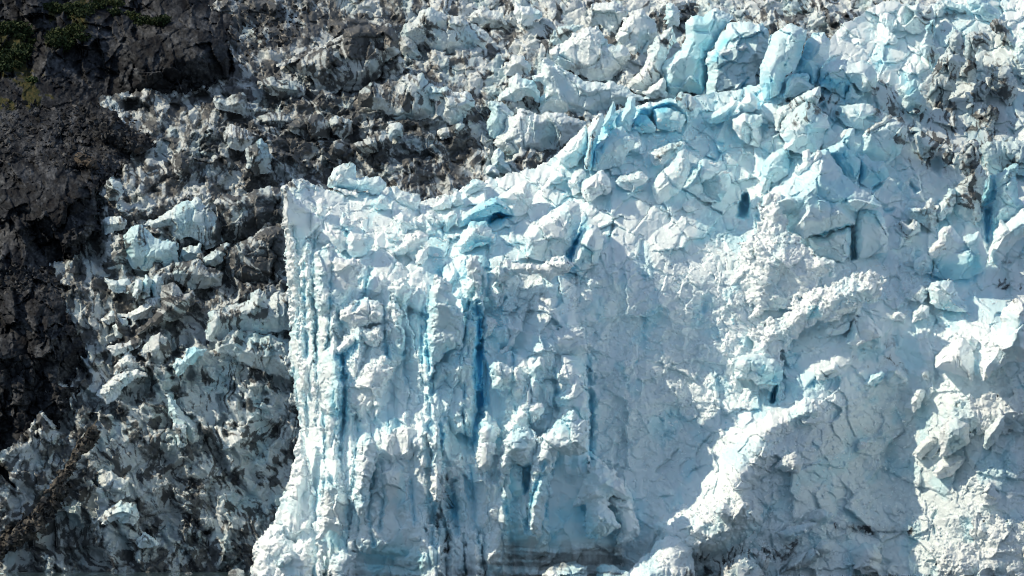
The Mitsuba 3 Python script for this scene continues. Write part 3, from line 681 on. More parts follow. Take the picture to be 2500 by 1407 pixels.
# ---------------------------------------------------------------- dirty icefall: each serac and slab that stands out
DS = [  # label, outline, dirt, blue, tilt, fwd
 ('broad grey ice block with blackened right flank near the top edge', 'T 970,150 1000,40 1090,10 1200,10 1280,60 1330,90 1280,150 1200,310 1130,320 1080,220 1040,205 960,240', .3, .3, (0, .1)),
 ('small wedge of pale ice at the top edge above the twin peaks', 'T 340,10 430,50 560,100 600,130 480,200 430,220 360,190 330,100', .2, .3, (0, .3)),
 ('ragged grey serac ridge under the top edge right of the great domed block', 'S 960,130 1010,90 1080,50 1120,70 1230,110 1280,190 1200,220 1090,220 1010,180', .4, .3, (0, .2)),
 ('great domed grey ice block with black-streaked right side, high in the icefall', 'S 435,270 480,190 560,150 610,80 680,65 790,110 860,130 920,130 1000,190 1090,230 1130,300 1100,380 990,410 840,420 760,430 700,400 600,340 540,320 470,300', .42, .35, (0, .05)),
 ('thin leaning flake of grey ice at the left end of the great domed block', 'S 440,280 500,290 560,350 600,430 600,470 480,450 440,380', .4, .3, (0, .2)),
 ('nearly black debris-covered ice cliff left of the great domed block', 'S 0,230 60,210 120,190 190,200 350,190 420,260 430,420 340,460 270,600 120,700 -20,740 -60,500', .82, .2, (0, .0)),
 ('small grey ice hump at the right foot of the black ice cliff', 'S 280,510 350,470 420,430 470,480 460,570 360,610 300,600', .55, .3, (0, .1)),
 ('rounded dirty-white serac with curved grooves above the tall grey peak', 'T 650,300 720,240 850,215 950,220 880,260 820,310 780,350 690,390 640,380', .4, .3, (0, .2)),
 ('tall craggy grey-white peak of ice left of the twin pale needles', 'T 1200,340 1280,150 1340,110 1430,75 1500,140 1550,210 1560,290 1500,400 1460,440 1400,490 1340,480 1290,380 1220,360', .3, .3, (-.1, .2)),
 ('rounded white ice tooth near the top edge, above the tall blue serac', 'T 1620,140 1650,40 1688,25 1740,60 1760,110 1750,200 1688,230 1625,230', .15, .3, (-.1, .1)),
 ('massive grey-white peak with knobbed left shoulder and smooth skirt, mid icefall', 'T 645,430 700,390 780,350 820,320 850,280 930,255 1040,215 1080,260 1130,350 1150,380 1290,390 1340,490 1240,620 1130,700 1000,700 900,640 760,580 720,550 640,480', .28, .3, (0, .15)),
 ('rough speckled grey ice rib reaching down beside the tall blue serac', 'T 1280,750 1340,690 1440,590 1500,400 1580,290 1688,230 1720,350 1640,480 1600,580 1610,640 1560,720 1450,790 1380,790', .38, .25, (-.1, .2)),
 ('small sunlit snowy ledge at the left foot of the tall blue serac', 'T 1440,800 1560,710 1620,640 1650,830 1500,850', .25, .2, (-.1, .5)),
 ('knobbly dirty-white ice lump left of the long sloping slab with a pointed horn', 'T 250,550 330,470 420,480 500,600 440,650 390,640 350,620 290,660 260,640', .4, .3, (0, .2)),
 ('long sloping pale slab rising to a pointed horn at its left end', 'T 555,560 600,485 660,530 760,600 880,650 940,690 1000,705 1110,710 1150,680 1240,720 1350,790 1490,840 1440,870 1380,880 1250,930 1100,960 960,1040 800,985 640,950 560,980 550,880 600,780 560,700 480,660 560,620', .17, .45, (0, -.08)),
 ('smooth pale blue ridge of ice with a dark cleft on its right', 'T 180,860 250,780 300,690 360,630 420,680 500,690 560,790 545,880 520,870 500,830 440,830 370,870 270,890', .15, .5, (-.05, .05)),
 ('curled pale ice horn with a shaded hollow face, left of the streaked slab', 'T 120,880 200,870 270,900 340,980 280,1000 260,1100 160,1200 110,1150 100,1050 130,960', .2, .45, (0, .05)),
 ('big pale slab crossed by diagonal black streaks, just behind the rubble crest', 'T 280,990 250,1110 160,1220 240,1330 560,1330 640,1270 720,1300 800,1240 840,1180 960,1050 800,990 640,960 560,985 480,960 430,935 370,930 340,990', .26, .35, (0, .0)),
 ('jagged row of grey-white seracs above the sunlit debris fan', 'S 100,790 130,720 210,640 300,670 350,620 420,640 450,600 500,580 560,590 580,555 640,610 700,680 680,760 720,860 700,920 480,970 400,930 300,870 200,850 100,850', .38, .35, (0, .08)),
 ('clean white broken seracs at the right end of the jagged row', 'S 660,740 680,670 740,700 800,670 850,720 900,740 950,700 1010,760 1020,830 960,900 900,970 820,980 730,900 720,850 760,800 690,780', .2, .35, (-.1, .15)),
 ('long low ice ledge with a flat pale top above the sunlit debris fan', 'S 730,1020 800,1000 920,950 940,990 880,1060 760,1090 730,1060', .35, .2, (0, .5)),
 ('pale ice lump at the left edge of the sunlit debris fan', 'S 340,950 420,960 480,1000 460,1050 400,1080 340,1040', .3, .3, (0, .2)),
 ('low streaked ice wall with a bright humped top, above the broken rubble behind the cliff', 'S 20,1130 130,1100 260,1020 300,1020 380,1060 360,1160 240,1190 100,1190', .3, .35, (0, .0)),
 ('steep dirt-streaked ice face with black foot, right of the round rock knob', 'R 1200,560 1260,490 1420,420 1560,430 1600,520 1688,600 1600,760 1480,830 1380,760 1330,660 1240,640', .55, .3, (0, .0)),
 ('long narrow sunlit ice crest slanting up to the right above the streaked face', 'R 1040,570 1180,490 1300,450 1440,380 1560,330 1688,270 1688,330 1500,400 1280,490 1120,560', .22, .2, (-.1, .6)),
 ('row of small upright dirty ice teeth below the slanting sunlit crest', 'R 870,690 1000,670 1080,690 1200,700 1290,760 1280,830 1120,850 960,800 880,760', .5, .4, (0, .05)),
 ('sharp white ice fin catching the sun beside the foot of the round rock knob', 'R 480,840 520,830 600,870 700,800 760,810 800,900 780,1000 650,960 540,940 500,910', .38, .4, (0, .1)),
 ('grey ice hummock with dark cracks, below the row of small ice teeth', 'R 860,1010 1000,960 1090,960 1190,1030 1160,1090 1060,1110 960,1130 880,1080', .5, .4, (0, .1)),
 ('black debris-topped ice mound in the middle of the dark band', 'R 1120,1080 1240,1000 1400,980 1500,1040 1480,1180 1300,1200 1180,1150', .8, .2, (0, .2)),
 ('rounded bluish-white ice knob on the right of the black mound', 'R 1490,1040 1540,990 1610,1000 1688,1050 1688,1150 1600,1200 1520,1130', .35, .45, (0, .1)),
 ('brightest sunlit ice hump on the left margin of the glacier near the boulder', 'R 560,1160 640,1060 740,1090 880,1180 760,1290 700,1300 620,1250', .3, .25, (-.15, .3)),
 ('pale greenish ice tower with crevasse lines above the dark left cliffs', 'R 770,1280 900,1190 960,1260 1000,1330 990,1480 860,1500 780,1440', .3, .55, (0, .0)),
 ('grooved ice slab tucked against the dark rock shoulder', 'V 150,230 200,200 270,240 300,330 240,410 170,410 130,330', .35, .5, (0, .0)),
 ('dark corrugated ice cliff along the edge of the bright tower', 'V 1260,840 1330,790 1420,760 1600,640 1740,640 1800,1000 1760,1150 1500,1200 1300,1180 1220,1050', .68, .3, (0, -.05)),
 ('blackened blocky ice wall behind the tip of the bright tower', 'V 1130,420 1180,340 1270,360 1420,360 1480,300 1640,280 1780,290 1780,600 1600,620 1470,720 1300,760 1200,720 1180,600', .72, .25, (0, .0)),
 ('fan of clean pale ice rising to a blunt peak, left of the blackened wall', 'V 470,620 600,560 720,500 830,420 950,380 1000,400 1030,460 1080,430 1100,470 1190,640 1200,780 1060,860 1010,800 900,720 820,770 720,700 740,640 600,650 520,640', .22, .5, (-.05, .1)),
 ('small angular ice block with a bright top beside the rock shoulder', 'V 95,570 200,560 280,555 350,590 300,660 260,690 220,690 140,700', .22, .45, (0, .1)),
 ('broad smooth turquoise ice slab with an upright right edge, left part of the icefall', 'V 340,670 430,620 490,640 560,720 600,760 760,770 800,790 790,970 740,1000 690,1040 560,1050 430,1040 340,960 320,860 300,740', .16, .9, (-.05, -.02)),
 ('cluster of small blue-white pinnacles right of the turquoise slab', 'V 800,930 840,840 900,810 940,830 990,790 1010,860 1010,930 900,950 830,960', .15, .6, (-.1, .1)),
 ('pair of rounded bluish pinnacles beside the dark corrugated cliff', 'V 1020,930 1080,880 1160,840 1200,795 1260,810 1240,880 1180,960 1120,1000 1040,990', .15, .6, (-.1, .1)),
 ('dark grey ice block with a black crest in front of the blue pinnacles', 'V 720,1090 780,980 860,950 980,940 1040,980 1100,1010 1200,1060 1190,1180 1050,1200 900,1200 820,1170 760,1120', .58, .35, (0, .0)),
 ('sloping clean ice flake with a bright upper edge, leftmost of the white pillars', 'V 120,1100 180,1130 240,1130 330,1110 370,1160 380,1250 240,1250 170,1190', .15, .5, (-.05, .1)),
 ('first upright white ice pillar right of the sloping flake', 'V 400,1120 440,1100 480,1130 470,1220 440,1300 395,1270', .12, .5, (0, .0)),
 ('second upright white ice pillar, bottle-shaped', 'V 480,1130 510,1080 545,1110 550,1200 540,1270 480,1290 465,1230', .12, .5, (0, .0)),
 ('third and widest upright white ice pillar, beside the dark spire', 'V 555,1120 600,1080 650,1110 660,1190 640,1280 570,1280 550,1200', .12, .55, (0, .0)),
 ('dark grimy ice spire standing between the white pillars and the serac band', 'W 990,260 1090,240 1130,270 1160,320 1240,310 1250,400 1200,460 1160,520 1000,560 900,600 780,660 800,600 920,520 980,430', .72, .2, (-.1, .1)),
 ('bank of bright broken ice leaning on the left side of the dark spire', 'W 480,540 560,480 700,490 800,440 880,370 980,350 980,460 900,520 780,540 640,520 560,590', .12, .25, (-.1, .3)),
 ('inverted-drop shaped pale ice block below the bright broken bank', 'W 580,590 640,520 700,530 710,580 660,690 610,680', .12, .5, (0, .0)),
 ('smooth grey sausage-shaped ice ridge below the drop-shaped block', 'W 540,760 640,740 760,690 820,700 810,760 700,810 600,830', .35, .25, (0, .2)),
 ('grey cone of dirty ice below the foot of the dark spire', 'W 790,820 900,680 970,640 1050,700 1060,820 980,920 880,870', .5, .25, (-.1, .1)),
 ('high band of grey-white seracs meeting the edge of the bright tower', 'W 1360,480 1480,440 1620,400 1700,380 1720,320 1780,295 1840,310 1850,370 1900,330 2000,310 2120,330 2120,560 2020,620 1850,650 1700,640 1640,620 1500,680 1400,720 1340,700 1360,560', .32, .4, (0, .0)),
 ('low front serac wall with a scalloped bright top left of the bright tower', 'W 1500,680 1560,630 1640,615 1660,720 1700,650 1790,650 1840,680 1860,660 1960,680 2000,720 2080,880 2040,1030 1840,970 1700,920 1600,850 1440,800 1420,740', .34, .35, (0, -.05)),
 ('small turquoise ice spur with white teeth on the shoulder of the left ice wall', 'W 1080,930 1120,850 1160,860 1190,800 1180,770 1340,765 1350,800 1280,860 1250,900 1190,940 1120,1000', .12, .8, (0, .1)),
 ('domed pale hump above the wedge at the upper corner of the left ice wall', 'W 560,1000 640,870 700,800 780,860 800,930 700,950 600,990', .25, .25, (-.1, .3)),
 ('pale wedge of ice pointing left over the dark gap at the debris ridge', 'W 460,1140 560,1030 700,960 800,960 900,1000 820,1010 680,1080 600,1200 540,1220', .22, .3, (-.05, .2)),
 ('long smooth grey ice tongue hanging in the left ice wall', 'X 1250,40 1290,60 1380,180 1480,260 1500,380 1440,430 1390,310 1300,260 1280,180', .15, .4, (-.1, .0)),
 ('short rounded grey ice block under the hanging tongue', 'X 1300,260 1390,270 1400,420 1340,440 1310,350', .15, .4, (0, .0)),
 ('pale five-sided ice plate low on the left ice wall near the water', 'X 1020,1130 1090,1070 1160,1120 1200,1170 1100,1200 1050,1190', .18, .4, (0, .1)),
 ('lowest grey ice bulge on the left wall above the waterline', 'X 830,880 900,840 1020,860 1050,980 1000,1020 880,1000 760,1020 780,940', .3, .35, (-.1, .2)),
 ('knobbly grey hump of ice with pale ridges beside the debris ridge', 'X 690,720 760,600 860,640 960,700 980,800 880,840 760,820', .45, .3, (-.1, .2)),
]
for lab, out, dt, bl, tl in DS:
    thing('serac', lab, 'serac', out, dirt=dt, blue=bl - .22, tilt=(tl[0] + .07, tl[1] + .05), fwd=2.2, T=3.0, w=1.5, style='dslab', k=.85, jag=5, round_=1.4, foot=True)

# ---------------------------------------------------------------- upper right: dirty pinnacles above the clean slope
DR = [
 ('smooth pale blue ice fin cut by the top edge, far right', 'G 910,0 1060,-80 1120,10 1200,100 1240,130 1230,210 1150,240 1040,160 960,140 920,60', .05, .8, (0, .05)),
 ('wide speckled grey ice mound under the top edge, left of the slender white needle', 'G 190,190 250,60 420,40 560,60 580,180 490,270 460,330 300,330 220,290', .3, .25, (0, .2)),
 ('grey ice slab with a slanting crack right of the wide speckled mound', 'G 600,20 740,10 900,60 920,140 820,130 700,140 620,180 600,100', .28, .3, (0, .2)),
 ('rounded white serac with a cleft right side, near the top edge', 'G 20,160 120,120 170,180 190,280 120,380 80,260 40,220', .15, .35, (0, .1)),
 ('pyramid of clean white ice below the cleft serac', 'G 60,450 110,340 160,310 200,360 210,420 120,440', .08, .35, (-.1, .1)),
 ('slender white ice needle with a hooked tip, upper right', 'G 490,350 510,250 580,200 590,300 560,400 570,470 650,520 600,650 560,740 430,480 460,400', .08, .5, (-.1, .0)),
 ('pale slab with a dark notch standing above the small round mushroom boulder', 'G 210,900 260,870 330,820 400,790 430,960 500,1010 490,1130 360,1160 260,1170 250,1000', .1, .5, (0, .0)),
 ('tall fluted column of dirty ice right of the slender needle', 'G 540,750 600,650 640,600 700,520 740,400 800,300 860,330 880,450 860,560 900,620 840,740 800,900 720,1000 690,1100 720,1200 620,1200 530,1150 530,950', .3, .35, (-.1, .05)),
 ('soot-crusted ice crest, the darkest dirt at upper right', 'G 1140,260 1180,200 1240,180 1310,230 1320,290 1390,380 1380,460 1290,470 1250,400 1230,330 1160,310', .6, .2, (0, .2)),
 ('blunt greenish ice pillar below the soot-crusted crest', 'G 880,480 900,380 960,330 1040,300 1100,330 1150,420 1130,520 1050,470 1010,520 1000,640 1000,800 940,850 830,740 900,620', .35, .35, (-.05, .0)),
 ('sunlit pale rib running down the right edge at top', 'G 1370,640 1400,470 1440,330 1480,220 1640,100 1640,860 1480,870 1420,720', .15, .45, (-.1, .05)),
 ('thick dirty pinnacle with a scooped blue right side near the right edge', 'G 1150,640 1200,700 1250,650 1350,680 1420,830 1410,1000 1330,1090 1280,1010 1200,900 1160,760', .3, .4, (-.05, .0)),
 ('short dirt-capped ice stub in the dark cleft between the pinnacles', 'G 1000,840 1060,800 1110,820 1160,920 1100,1050 1040,1000 980,920', .5, .3, (0, .1)),
 ('thin teardrop of clean ice inside the dark cleft', 'G 890,1090 900,950 930,930 980,1000 960,1060 920,1110', .12, .45, (0, .0)),
 ('grooved dirty ice post above the arched pillar', 'G 1090,1150 1150,1050 1220,1100 1220,1240 1160,1310 1110,1330 1080,1240', .32, .35, (-.05, .0)),
 ('small round dirty boulder of ice balanced like a mushroom', 'G 320,1130 370,1085 440,1100 445,1150 370,1160', .35, .2, (0, .3)),
 ('smooth blue-grey ice wall right of the arched pillar, at the right edge', 'H 930,130 980,100 1040,60 1180,100 1400,90 1420,440 1280,400 1200,300 1090,390 1010,370 960,240', .15, .65, (0, .0)),
 ('pale blue buttress with square notches along the right edge', 'H 1080,400 1200,300 1280,310 1250,420 1280,620 1400,690 1240,780 1090,850 1040,950 1040,830 1060,680 1090,560', .08, .7, (0, .0)),
 ('slim blue ice column left of the square-notched buttress', 'H 960,600 1020,430 1070,390 1090,500 1060,640 1000,680 940,690', .03, 1.0, (-.05, .0)),
 ('block of grey ice in the dark dirty gully', 'H 590,330 600,210 640,160 690,170 680,260 640,330', .2, .35, (0, .0)),
 ('smaller rounded block right beside the grey block in the gully', 'H 675,260 720,190 750,200 745,310 700,320', .15, .35, (0, .0)),
 ('tall ice pillar with a small arch at its top and a dirty groove', 'H 750,180 790,130 850,85 915,100 925,200 930,290 1010,400 960,540 940,700 950,790 900,850 760,900 740,800 695,720 700,600 740,480 800,420 810,370 750,330', .25, .3, (-.1, .0)),
 ('low shoulder of white ice at the left foot of the arched pillar', 'H 600,640 630,530 720,510 715,600 700,640 680,740 610,780 540,860 530,720', .12, .4, (-.1, .1)),
 ('hump of soiled ice rubble left of the arched pillar foot', 'H 250,750 300,700 420,650 500,620 560,720 520,900 420,860 370,800 290,800', .15, .3, (-.05, .2)),
 ('sunlit dirt-flecked ice knob below the soiled hump', 'H 200,820 290,850 330,800 390,850 410,920 330,960 270,960', .28, .2, (-.1, .3)),
]
for lab, out, dt, bl, tl in DR:
    thing('serac', lab, 'serac', out, dirt=dt, blue=bl - .1, tilt=tl, fwd=1.6, T=2.6, w=1.3, style='slab', k=1.2, jag=6, foot=True)


# ---------------------------------------------------------------- the calving cliff with its upright ribs
D_cliff = control([(690, 450, 634), (690, 700, 632), (700, 900, 630), (735, 1040, 626), (700, 1200, 622), (620, 1340, 614), (610, 1500, 612), (730, 500, 634), (740, 700, 622), (760, 900, 616), (800, 1100, 609), (780, 1300, 605), (780, 1500, 604),
                   (820, 450, 642), (950, 470, 645), (1050, 490, 646), (1200, 430, 650), (1350, 400, 656), (850, 550, 632), (1000, 560, 634), (1200, 540, 638), (1380, 520, 640), (850, 650, 620), (1000, 650, 622), (1200, 640, 622), (1400, 640, 628),
                   (850, 800, 612), (1000, 800, 612), (1200, 780, 611.5), (1400, 780, 611.5), (850, 1000, 607), (1000, 1000, 606), (1150, 1000, 607), (1280, 950, 606.5), (1420, 1000, 607.5), (900, 1300, 602), (1100, 1300, 601), (1300, 1250, 601), (1500, 1250, 602.5),
                   (900, 1500, 600), (1200, 1500, 600), (1500, 1500, 601), (1560, 1300, 605)])
CLIFF = 'Z 693,450 720,440 760,450 800,458 860,470 940,462 990,465 1030,490 1080,480 1120,465 1180,440 1240,425 1300,410 1400,370 1450,420 1440,500 1430,640 1400,740 1430,880 1440,1000 1442,1100 1530,1180 1560,1280 1530,1350 1500,1520 600,1520 617,1380 622,1330 665,1275 700,1200 722,1120 735,1040 716,950 710,830 703,700 697,600 690,520'
key = 'ice_cliff'
labels[key] = {'label': 'towering blue-white calving ice cliff with fluted face, standing in front of the dirty icefall', 'category': 'ice cliff'}
foot = ZZ + 0.045 * XX + 0.5 * BANK['big']                   # dirt layers frozen into the foot of the cliff
right = sstep(-4, 0, XX) * sstep(17.5, 16.3, XX)
lay = sstep(-.35, .35, PN[3](ZZ * 0.95 + 0.06 * XX + 0.3 * BANK['ww'] + .25 * BANK['big'], XX * 0.05) + .45 * PN[4](ZZ * 2.0 + .12 * XX + .35 * BANK['ww'], XX * .12))
band = sstep(-37.6, -39.2, foot) * right + 0.5 * sstep(-40, -41.5, ZZ + .3 * BANK['big']) * sstep(-25, -23, XX) * (1 - right) * sstep(17.5, 16.3, XX)
STRATA += (band * np.clip(0.22 + 0.62 * lay + .10 * BANK['fine'] + .15 * BANK['fl1'] - .1, 0, .85)).astype(np.float32)
HOLE += (0.9 * band * sstep(.3, .7, PN[6](XX / 3.1, ZZ / 6) + .5)).astype(np.float32)
BLUE += (sstep(-36.2, -37.6, foot) * right * 0.35 * (1 - band) + 0.5 * sstep(-38.5, -40, ZZ + .3 * BANK['big']) * sstep(-24, -22, XX) * sstep(-13, -14, XX)).astype(np.float32)
for c, w, a in [('Z 745,560 752,700 765,900 770,1050', 16, 2.2), ('Z 800,640 812,800 825,960 815,1100 830,1300', 30, 4), ('Z 955,700 945,800 940,900', 28, 3.2), ('Z 895,1080 880,1180 895,1290', 26, 3.2), ('Z 1055,690 1045,800 1055,900 1040,1000 1035,1150 1045,1420', 32, 3.6),
                ('Z 1165,640 1150,780 1130,880 1100,960 1075,1060 1070,1200 1080,1420', 36, 4.2), ('Z 1300,880 1290,980 1270,1080 1240,1160 1225,1300 1230,1420', 38, 4), ('Z 1400,900 1395,1000 1370,1060 1330,1130 1310,1300', 42, 4), ('Z 1195,1030 1185,1130 1190,1300', 26, 3),
                ('Z 985,1000 990,1150 1010,1300', 40, 2.4), ('Z 715,640 722,800 735,960', 14, 1.8), ('Z 870,720 880,820 872,900', 24, 2.4), ('Z 1235,640 1225,740 1240,820', 26, 2.4), ('Z 1345,700 1350,800 1340,880', 28, 2.4)]:
    buttress(c, w, a * 1.35)
patch(key, CLIFF, D=D_cliff, lift=LIFT, T=2.5, w=2.2, style='flute', dirt=.0, blue=.08, jag=9, back=10, sheet=True,
      styles=[('Z 690,420 1500,330 1480,640 1250,690 1100,640 950,700 860,640 800,560', 25, 'block', .9), ('Z 1180,620 1440,620 1430,960 1200,900', 25, 'block', 1.2), ('Z 880,1110 1020,1100 1030,1420 860,1420', 20, 'smooth', 1.0),
              ('Z 1300,1150 1460,1180 1540,1420 1260,1420', 20, 'smooth', .8)])
CLEFT = 0
PIL = [  # outline, blue, tilt, T, w, style, fwd
 ('I 400,600 430,530 480,640 500,760 470,870 440,930 410,850', .4, (-.1, 0), 1, .8, 'smooth', 1),
 ('A 40,780 50,560 90,580 140,690 140,780 130,880 180,960 215,1160 225,1500 240,1800 130,1800 100,1420 75,1100 80,880', .15, (-.3, 0), 1.5, 1.0, 'lump', 1),
 ('A 230,1080 260,1010 280,930 330,1000 330,1200 345,1420 350,1700 300,1900 240,1800 225,1400', .25, (-.15, 0), 2, 1.2, 'flute', 1.5),
 ('A 340,1150 400,1050 500,990 560,1010 600,1080 820,1150 860,1180 780,1400 640,1750 560,1650 420,1700 360,1600', .2, (-.05, .05), 2.5, 1.5, 'smooth', 2),
 ('I 510,100 600,0 640,100 660,300 600,560 640,900 560,1100 500,1000 480,700 520,400', .2, (-.2, 0), 1.8, 1.2, 'flute', 1),
 ('I 660,100 800,60 840,260 880,300 880,540 800,700 720,900 640,1100 600,1000 650,700 690,400', .15, (-.2, 0), 2, 1.5, 'flute', 1.2),
 ('I 450,960 520,900 600,1100 620,1400 560,1560 520,1400 460,1150', .2, (-.2, 0), 1.8, 1.3, 'flute', 1),
 ('I 700,1400 700,1200 760,950 800,780 850,690 890,740 880,1000 905,1230 870,1450 800,1600 720,1560', .35, (-.1, 0), 2.5, 1.6, 'smooth', 2),
 ('I 885,300 1000,240 1090,160 1200,210 1340,280 1300,420 1180,420 1060,460 1000,480 940,420 890,370', .05, (-.1, .2), 2.5, 1.5, 'block', 2.5),
 ('I 1095,140 1120,20 1200,-40 1320,-20 1300,100 1200,180 1130,170', .1, (-.1, .2), 2, 1.3, 'slab', 2.5),
 ('I 1300,100 1380,20 1521,-20 1521,200 1470,320 1420,240 1360,140', .3, (-.1, .1), 2.4, 1.6, 'smooth', 2.5),
 ('I 1290,640 1300,450 1320,280 1360,150 1430,240 1460,400 1480,700 1420,820 1340,850 1290,740', .25, (-.15, 0), 2.4, 1.5, 'flute', 2.5),
 ('I 940,1050 1040,870 1130,790 1240,780 1400,820 1300,1000 1230,1150 1100,1260 1060,1340 1000,1200 960,1200', .05, (-.1, .15), 2.2, 1.6, 'lump', 2),
 ('I 830,660 900,560 1060,480 1300,420 1290,560 1200,640 1040,560 960,640 880,700', .05, (-.15, .3), 1.8, 1.1, 'lump', 2),
 ('J 170,740 200,600 215,450 195,330 260,200 290,170 360,210 410,300 470,430 500,540 510,660 480,760 350,780 260,880 210,980 190,950', .3, (-.08, .02), 3, 1.8, 'slab', 3),
 ('J 500,600 530,470 600,260 630,200 650,460 640,640 600,800 570,900 600,1200 580,1450 420,1450 300,1300 290,1170 420,1010 360,1000 260,1150 230,1050 280,880 430,850 500,770', .22, (-.12, 0), 3, 1.5, 'flute', 3.5),
 ('J 520,40 600,20 660,90 640,200 600,260 540,430 500,500 480,400 500,240 540,180', .1, (-.08, .05), 2, 1.2, 'lump', 3),
 ('J 640,160 760,100 800,60 820,200 740,240 790,420 720,440 690,330 640,360', .2, (-.08, .1), 2, 1.2, 'lump', 2.5),
 ('B 380,1150 430,1110 500,1130 540,1190 500,1300 520,1400 440,1400 400,1280', .02, (-.08, .1), 1.6, 1.0, 'lump', 3),
 ('B 650,1400 700,1240 760,1150 830,1180 960,1170 1090,1180 1200,1140 1330,1100 1400,1200 1300,1300 1200,1340 1050,1290 900,1280 780,1330 700,1400', .05, (-.06, .3), 2.4, 1.4, 'block', 2.5),
 ('J 645,470 720,500 770,560 720,640 650,680 640,600', .1, (0, .1), 1.5, 1.0, 'lump', 2),
 ('J 700,900 740,870 840,880 960,940 1020,1100 960,1160 860,1080 730,1080', .25, (-.05, .1), 2.2, 1.4, 'slab', 2),
 ('J 790,790 870,690 900,600 930,570 950,640 880,720 850,780', .02, (-.15, .1), 1.5, .9, 'slab', 2.5),
 ('J 1015,930 1050,880 1100,800 1150,880 1120,1000 1080,1100 1060,1200 1030,1150', .3, (-.15, 0), 2.2, 1.2, 'slab', 2.5),
 ('J 1195,620 1300,600 1460,600 1500,720 1500,800 1380,800 1200,780', .3, (.08, .05), 1.6, 1.2, 'slab', 1.5),
 ('J 1230,1160 1320,1060 1380,960 1440,980 1470,1120 1490,1220 1485,1450 1180,1450 1260,1250', .35, (-.05, .05), 3, 2, 'slab', 3),
 ('J 870,1320 920,1240 1000,1180 1120,1190 1150,1260 1060,1330 960,1420 870,1420', .2, (-.1, .2), 2.5, 1.5, 'lump', 3),
 ('J 620,1400 660,1280 690,1240 730,1330 800,1450 700,1500 620,1480', .15, (-.1, .1), 2, 1.2, 'lump', 2.5),
 ('L 530,360 560,100 600,20 690,20 720,120 700,300 690,450 520,460', .2, (-.06, .1), 2.5, 1.2, 'smooth', 3),
 ('L 735,570 740,400 760,240 830,100 900,50 1020,60 1120,130 1080,250 1040,380 950,400 860,340 830,430 800,480 760,590', .35, (-.05, .02), 3.5, 1.8, 'slab', 4),
 ('L 770,590 800,480 860,340 920,340 960,480 1010,640 960,680 840,660', .8, (.05, -.1), 2, 1.2, 'smooth', 2),
 ('L 1020,640 1040,420 1080,230 1110,130 1200,80 1300,-40 1420,-100 1530,0 1555,280 1480,290 1300,300 1220,400 1190,600 1120,800 1100,1000 1000,960 1000,760', .4, (-.05, .03), 3, 1.8, 'slab', 3),
 ('L 1080,1060 1120,760 1190,440 1260,300 1240,420 1190,620 1200,880 1215,1070 1180,1250 1060,1250', .5, (0, 0), 1.6, 1, 'smooth', 2),
 ('L 1410,780 1480,580 1560,420 1560,310 1660,380 1780,470 1860,560 1940,700 1850,690 1730,680 1760,780 1840,960 1720,1050 1540,1060 1520,900 1550,750', .12, (-.2, .35), 4.5, 3.0, 'lump', 6),
 ('L 1730,690 1760,660 1850,700 1950,740 1990,840 2030,980 1960,1060 1880,1150 1880,1240 1810,1220 1800,1160 1860,960 1800,820', .1, (-.05, .15), 2.6, 1.2, 'smooth', 7),
 ('L 20,1150 60,1000 100,900 160,940 190,1050 220,1200 210,1500 30,1500', .2, (-.08, 0), 2, 1.2, 'flute', 2),
 ('L 215,1500 220,1260 290,1160 310,980 410,940 420,1100 415,1500', .3, (-.08, 0), 2, 1.2, 'flute', 2),
 ('L 425,1500 430,1200 470,1000 540,950 580,1050 590,1230 610,1500', .12, (-.08, 0), 2, 1.2, 'flute', 2),
 ('L 620,1500 610,1200 630,800 760,720 800,900 780,1100 740,1500', .15, (-.08, 0), 2, 1.5, 'flute', 1.5),
 ('L 265,545 270,430 330,330 400,290 420,400 410,540 330,560', .12, (-.08, 0), 1.8, 1, 'flute', 2),
 ('L 110,560 130,420 120,150 190,60 215,200 225,420 250,560 200,740 130,740', .12, (-.1, 0), 2, 1.2, 'flute', 2),
 ('L 310,560 410,530 440,700 440,860 400,930 360,780', .2, (-.1, 0), 1.6, 1, 'flute', 2),
 ('L 10,420 20,200 60,60 110,120 120,420 70,440', .1, (-.1, 0), 1.8, 1, 'flute', 2),
 ('K 990,780 985,560 985,350 1000,220 1050,180 1120,130 1170,170 1230,280 1190,300 1160,480 1130,660 1080,860 1030,830', .28, (-.08, 0), 3, 1.6, 'slab', 3.5),
 ('K 1080,860 1170,500 1190,300 1250,290 1340,370 1480,350 1520,600 1540,850 1580,1000 1590,1200 1400,1230 1010,1190 1000,1080', .25, (.1, .02), 2, 2.0, 'smooth', 2),
 ('K 1220,300 1240,140 1400,60 1540,60 1560,200 1500,360 1420,330 1330,390', .1, (.03, .05), 2, 1.4, 'flute', 2.5),
 ('K 200,980 280,880 330,700 400,530 450,360 460,150 510,60 560,300 600,500 640,640 640,950 620,1060 300,1140 240,1100', .12, (-.25, .1), 3, 2, 'flute', 1.5),
 ('K 60,1320 80,1180 100,1090 200,1010 300,1000 460,1100 600,1080 640,1200 640,1560 40,1560', .02, (-.2, .25), 3, 2, 'lump', 2.5),
 ('K 290,1290 340,1200 410,1150 420,1230 390,1300 300,1330', .25, (-.1, .1), 1.5, 1, 'smooth', 2),
 ('K 650,1080 690,900 680,700 700,480 800,400 900,500 930,640 940,820 920,1000 860,1050 760,1000', .15, (-.06, .02), 2, 1.5, 'slab', 1.5),
 ('K 640,1560 650,1100 730,1080 760,1200 700,1250 720,1560', .2, (-.1, 0), 2, 1.2, 'flute', 2),
 ('K 750,1300 780,1200 900,1150 1000,1200 1010,1560 740,1560', .08, (-.03, .1), 2, 1.4, 'lump', 2),
 ('K 920,1080 970,900 990,800 1080,880 1010,1180 940,1200', .1, (-.08, .05), 1.8, 1.1, 'lump', 2),
]
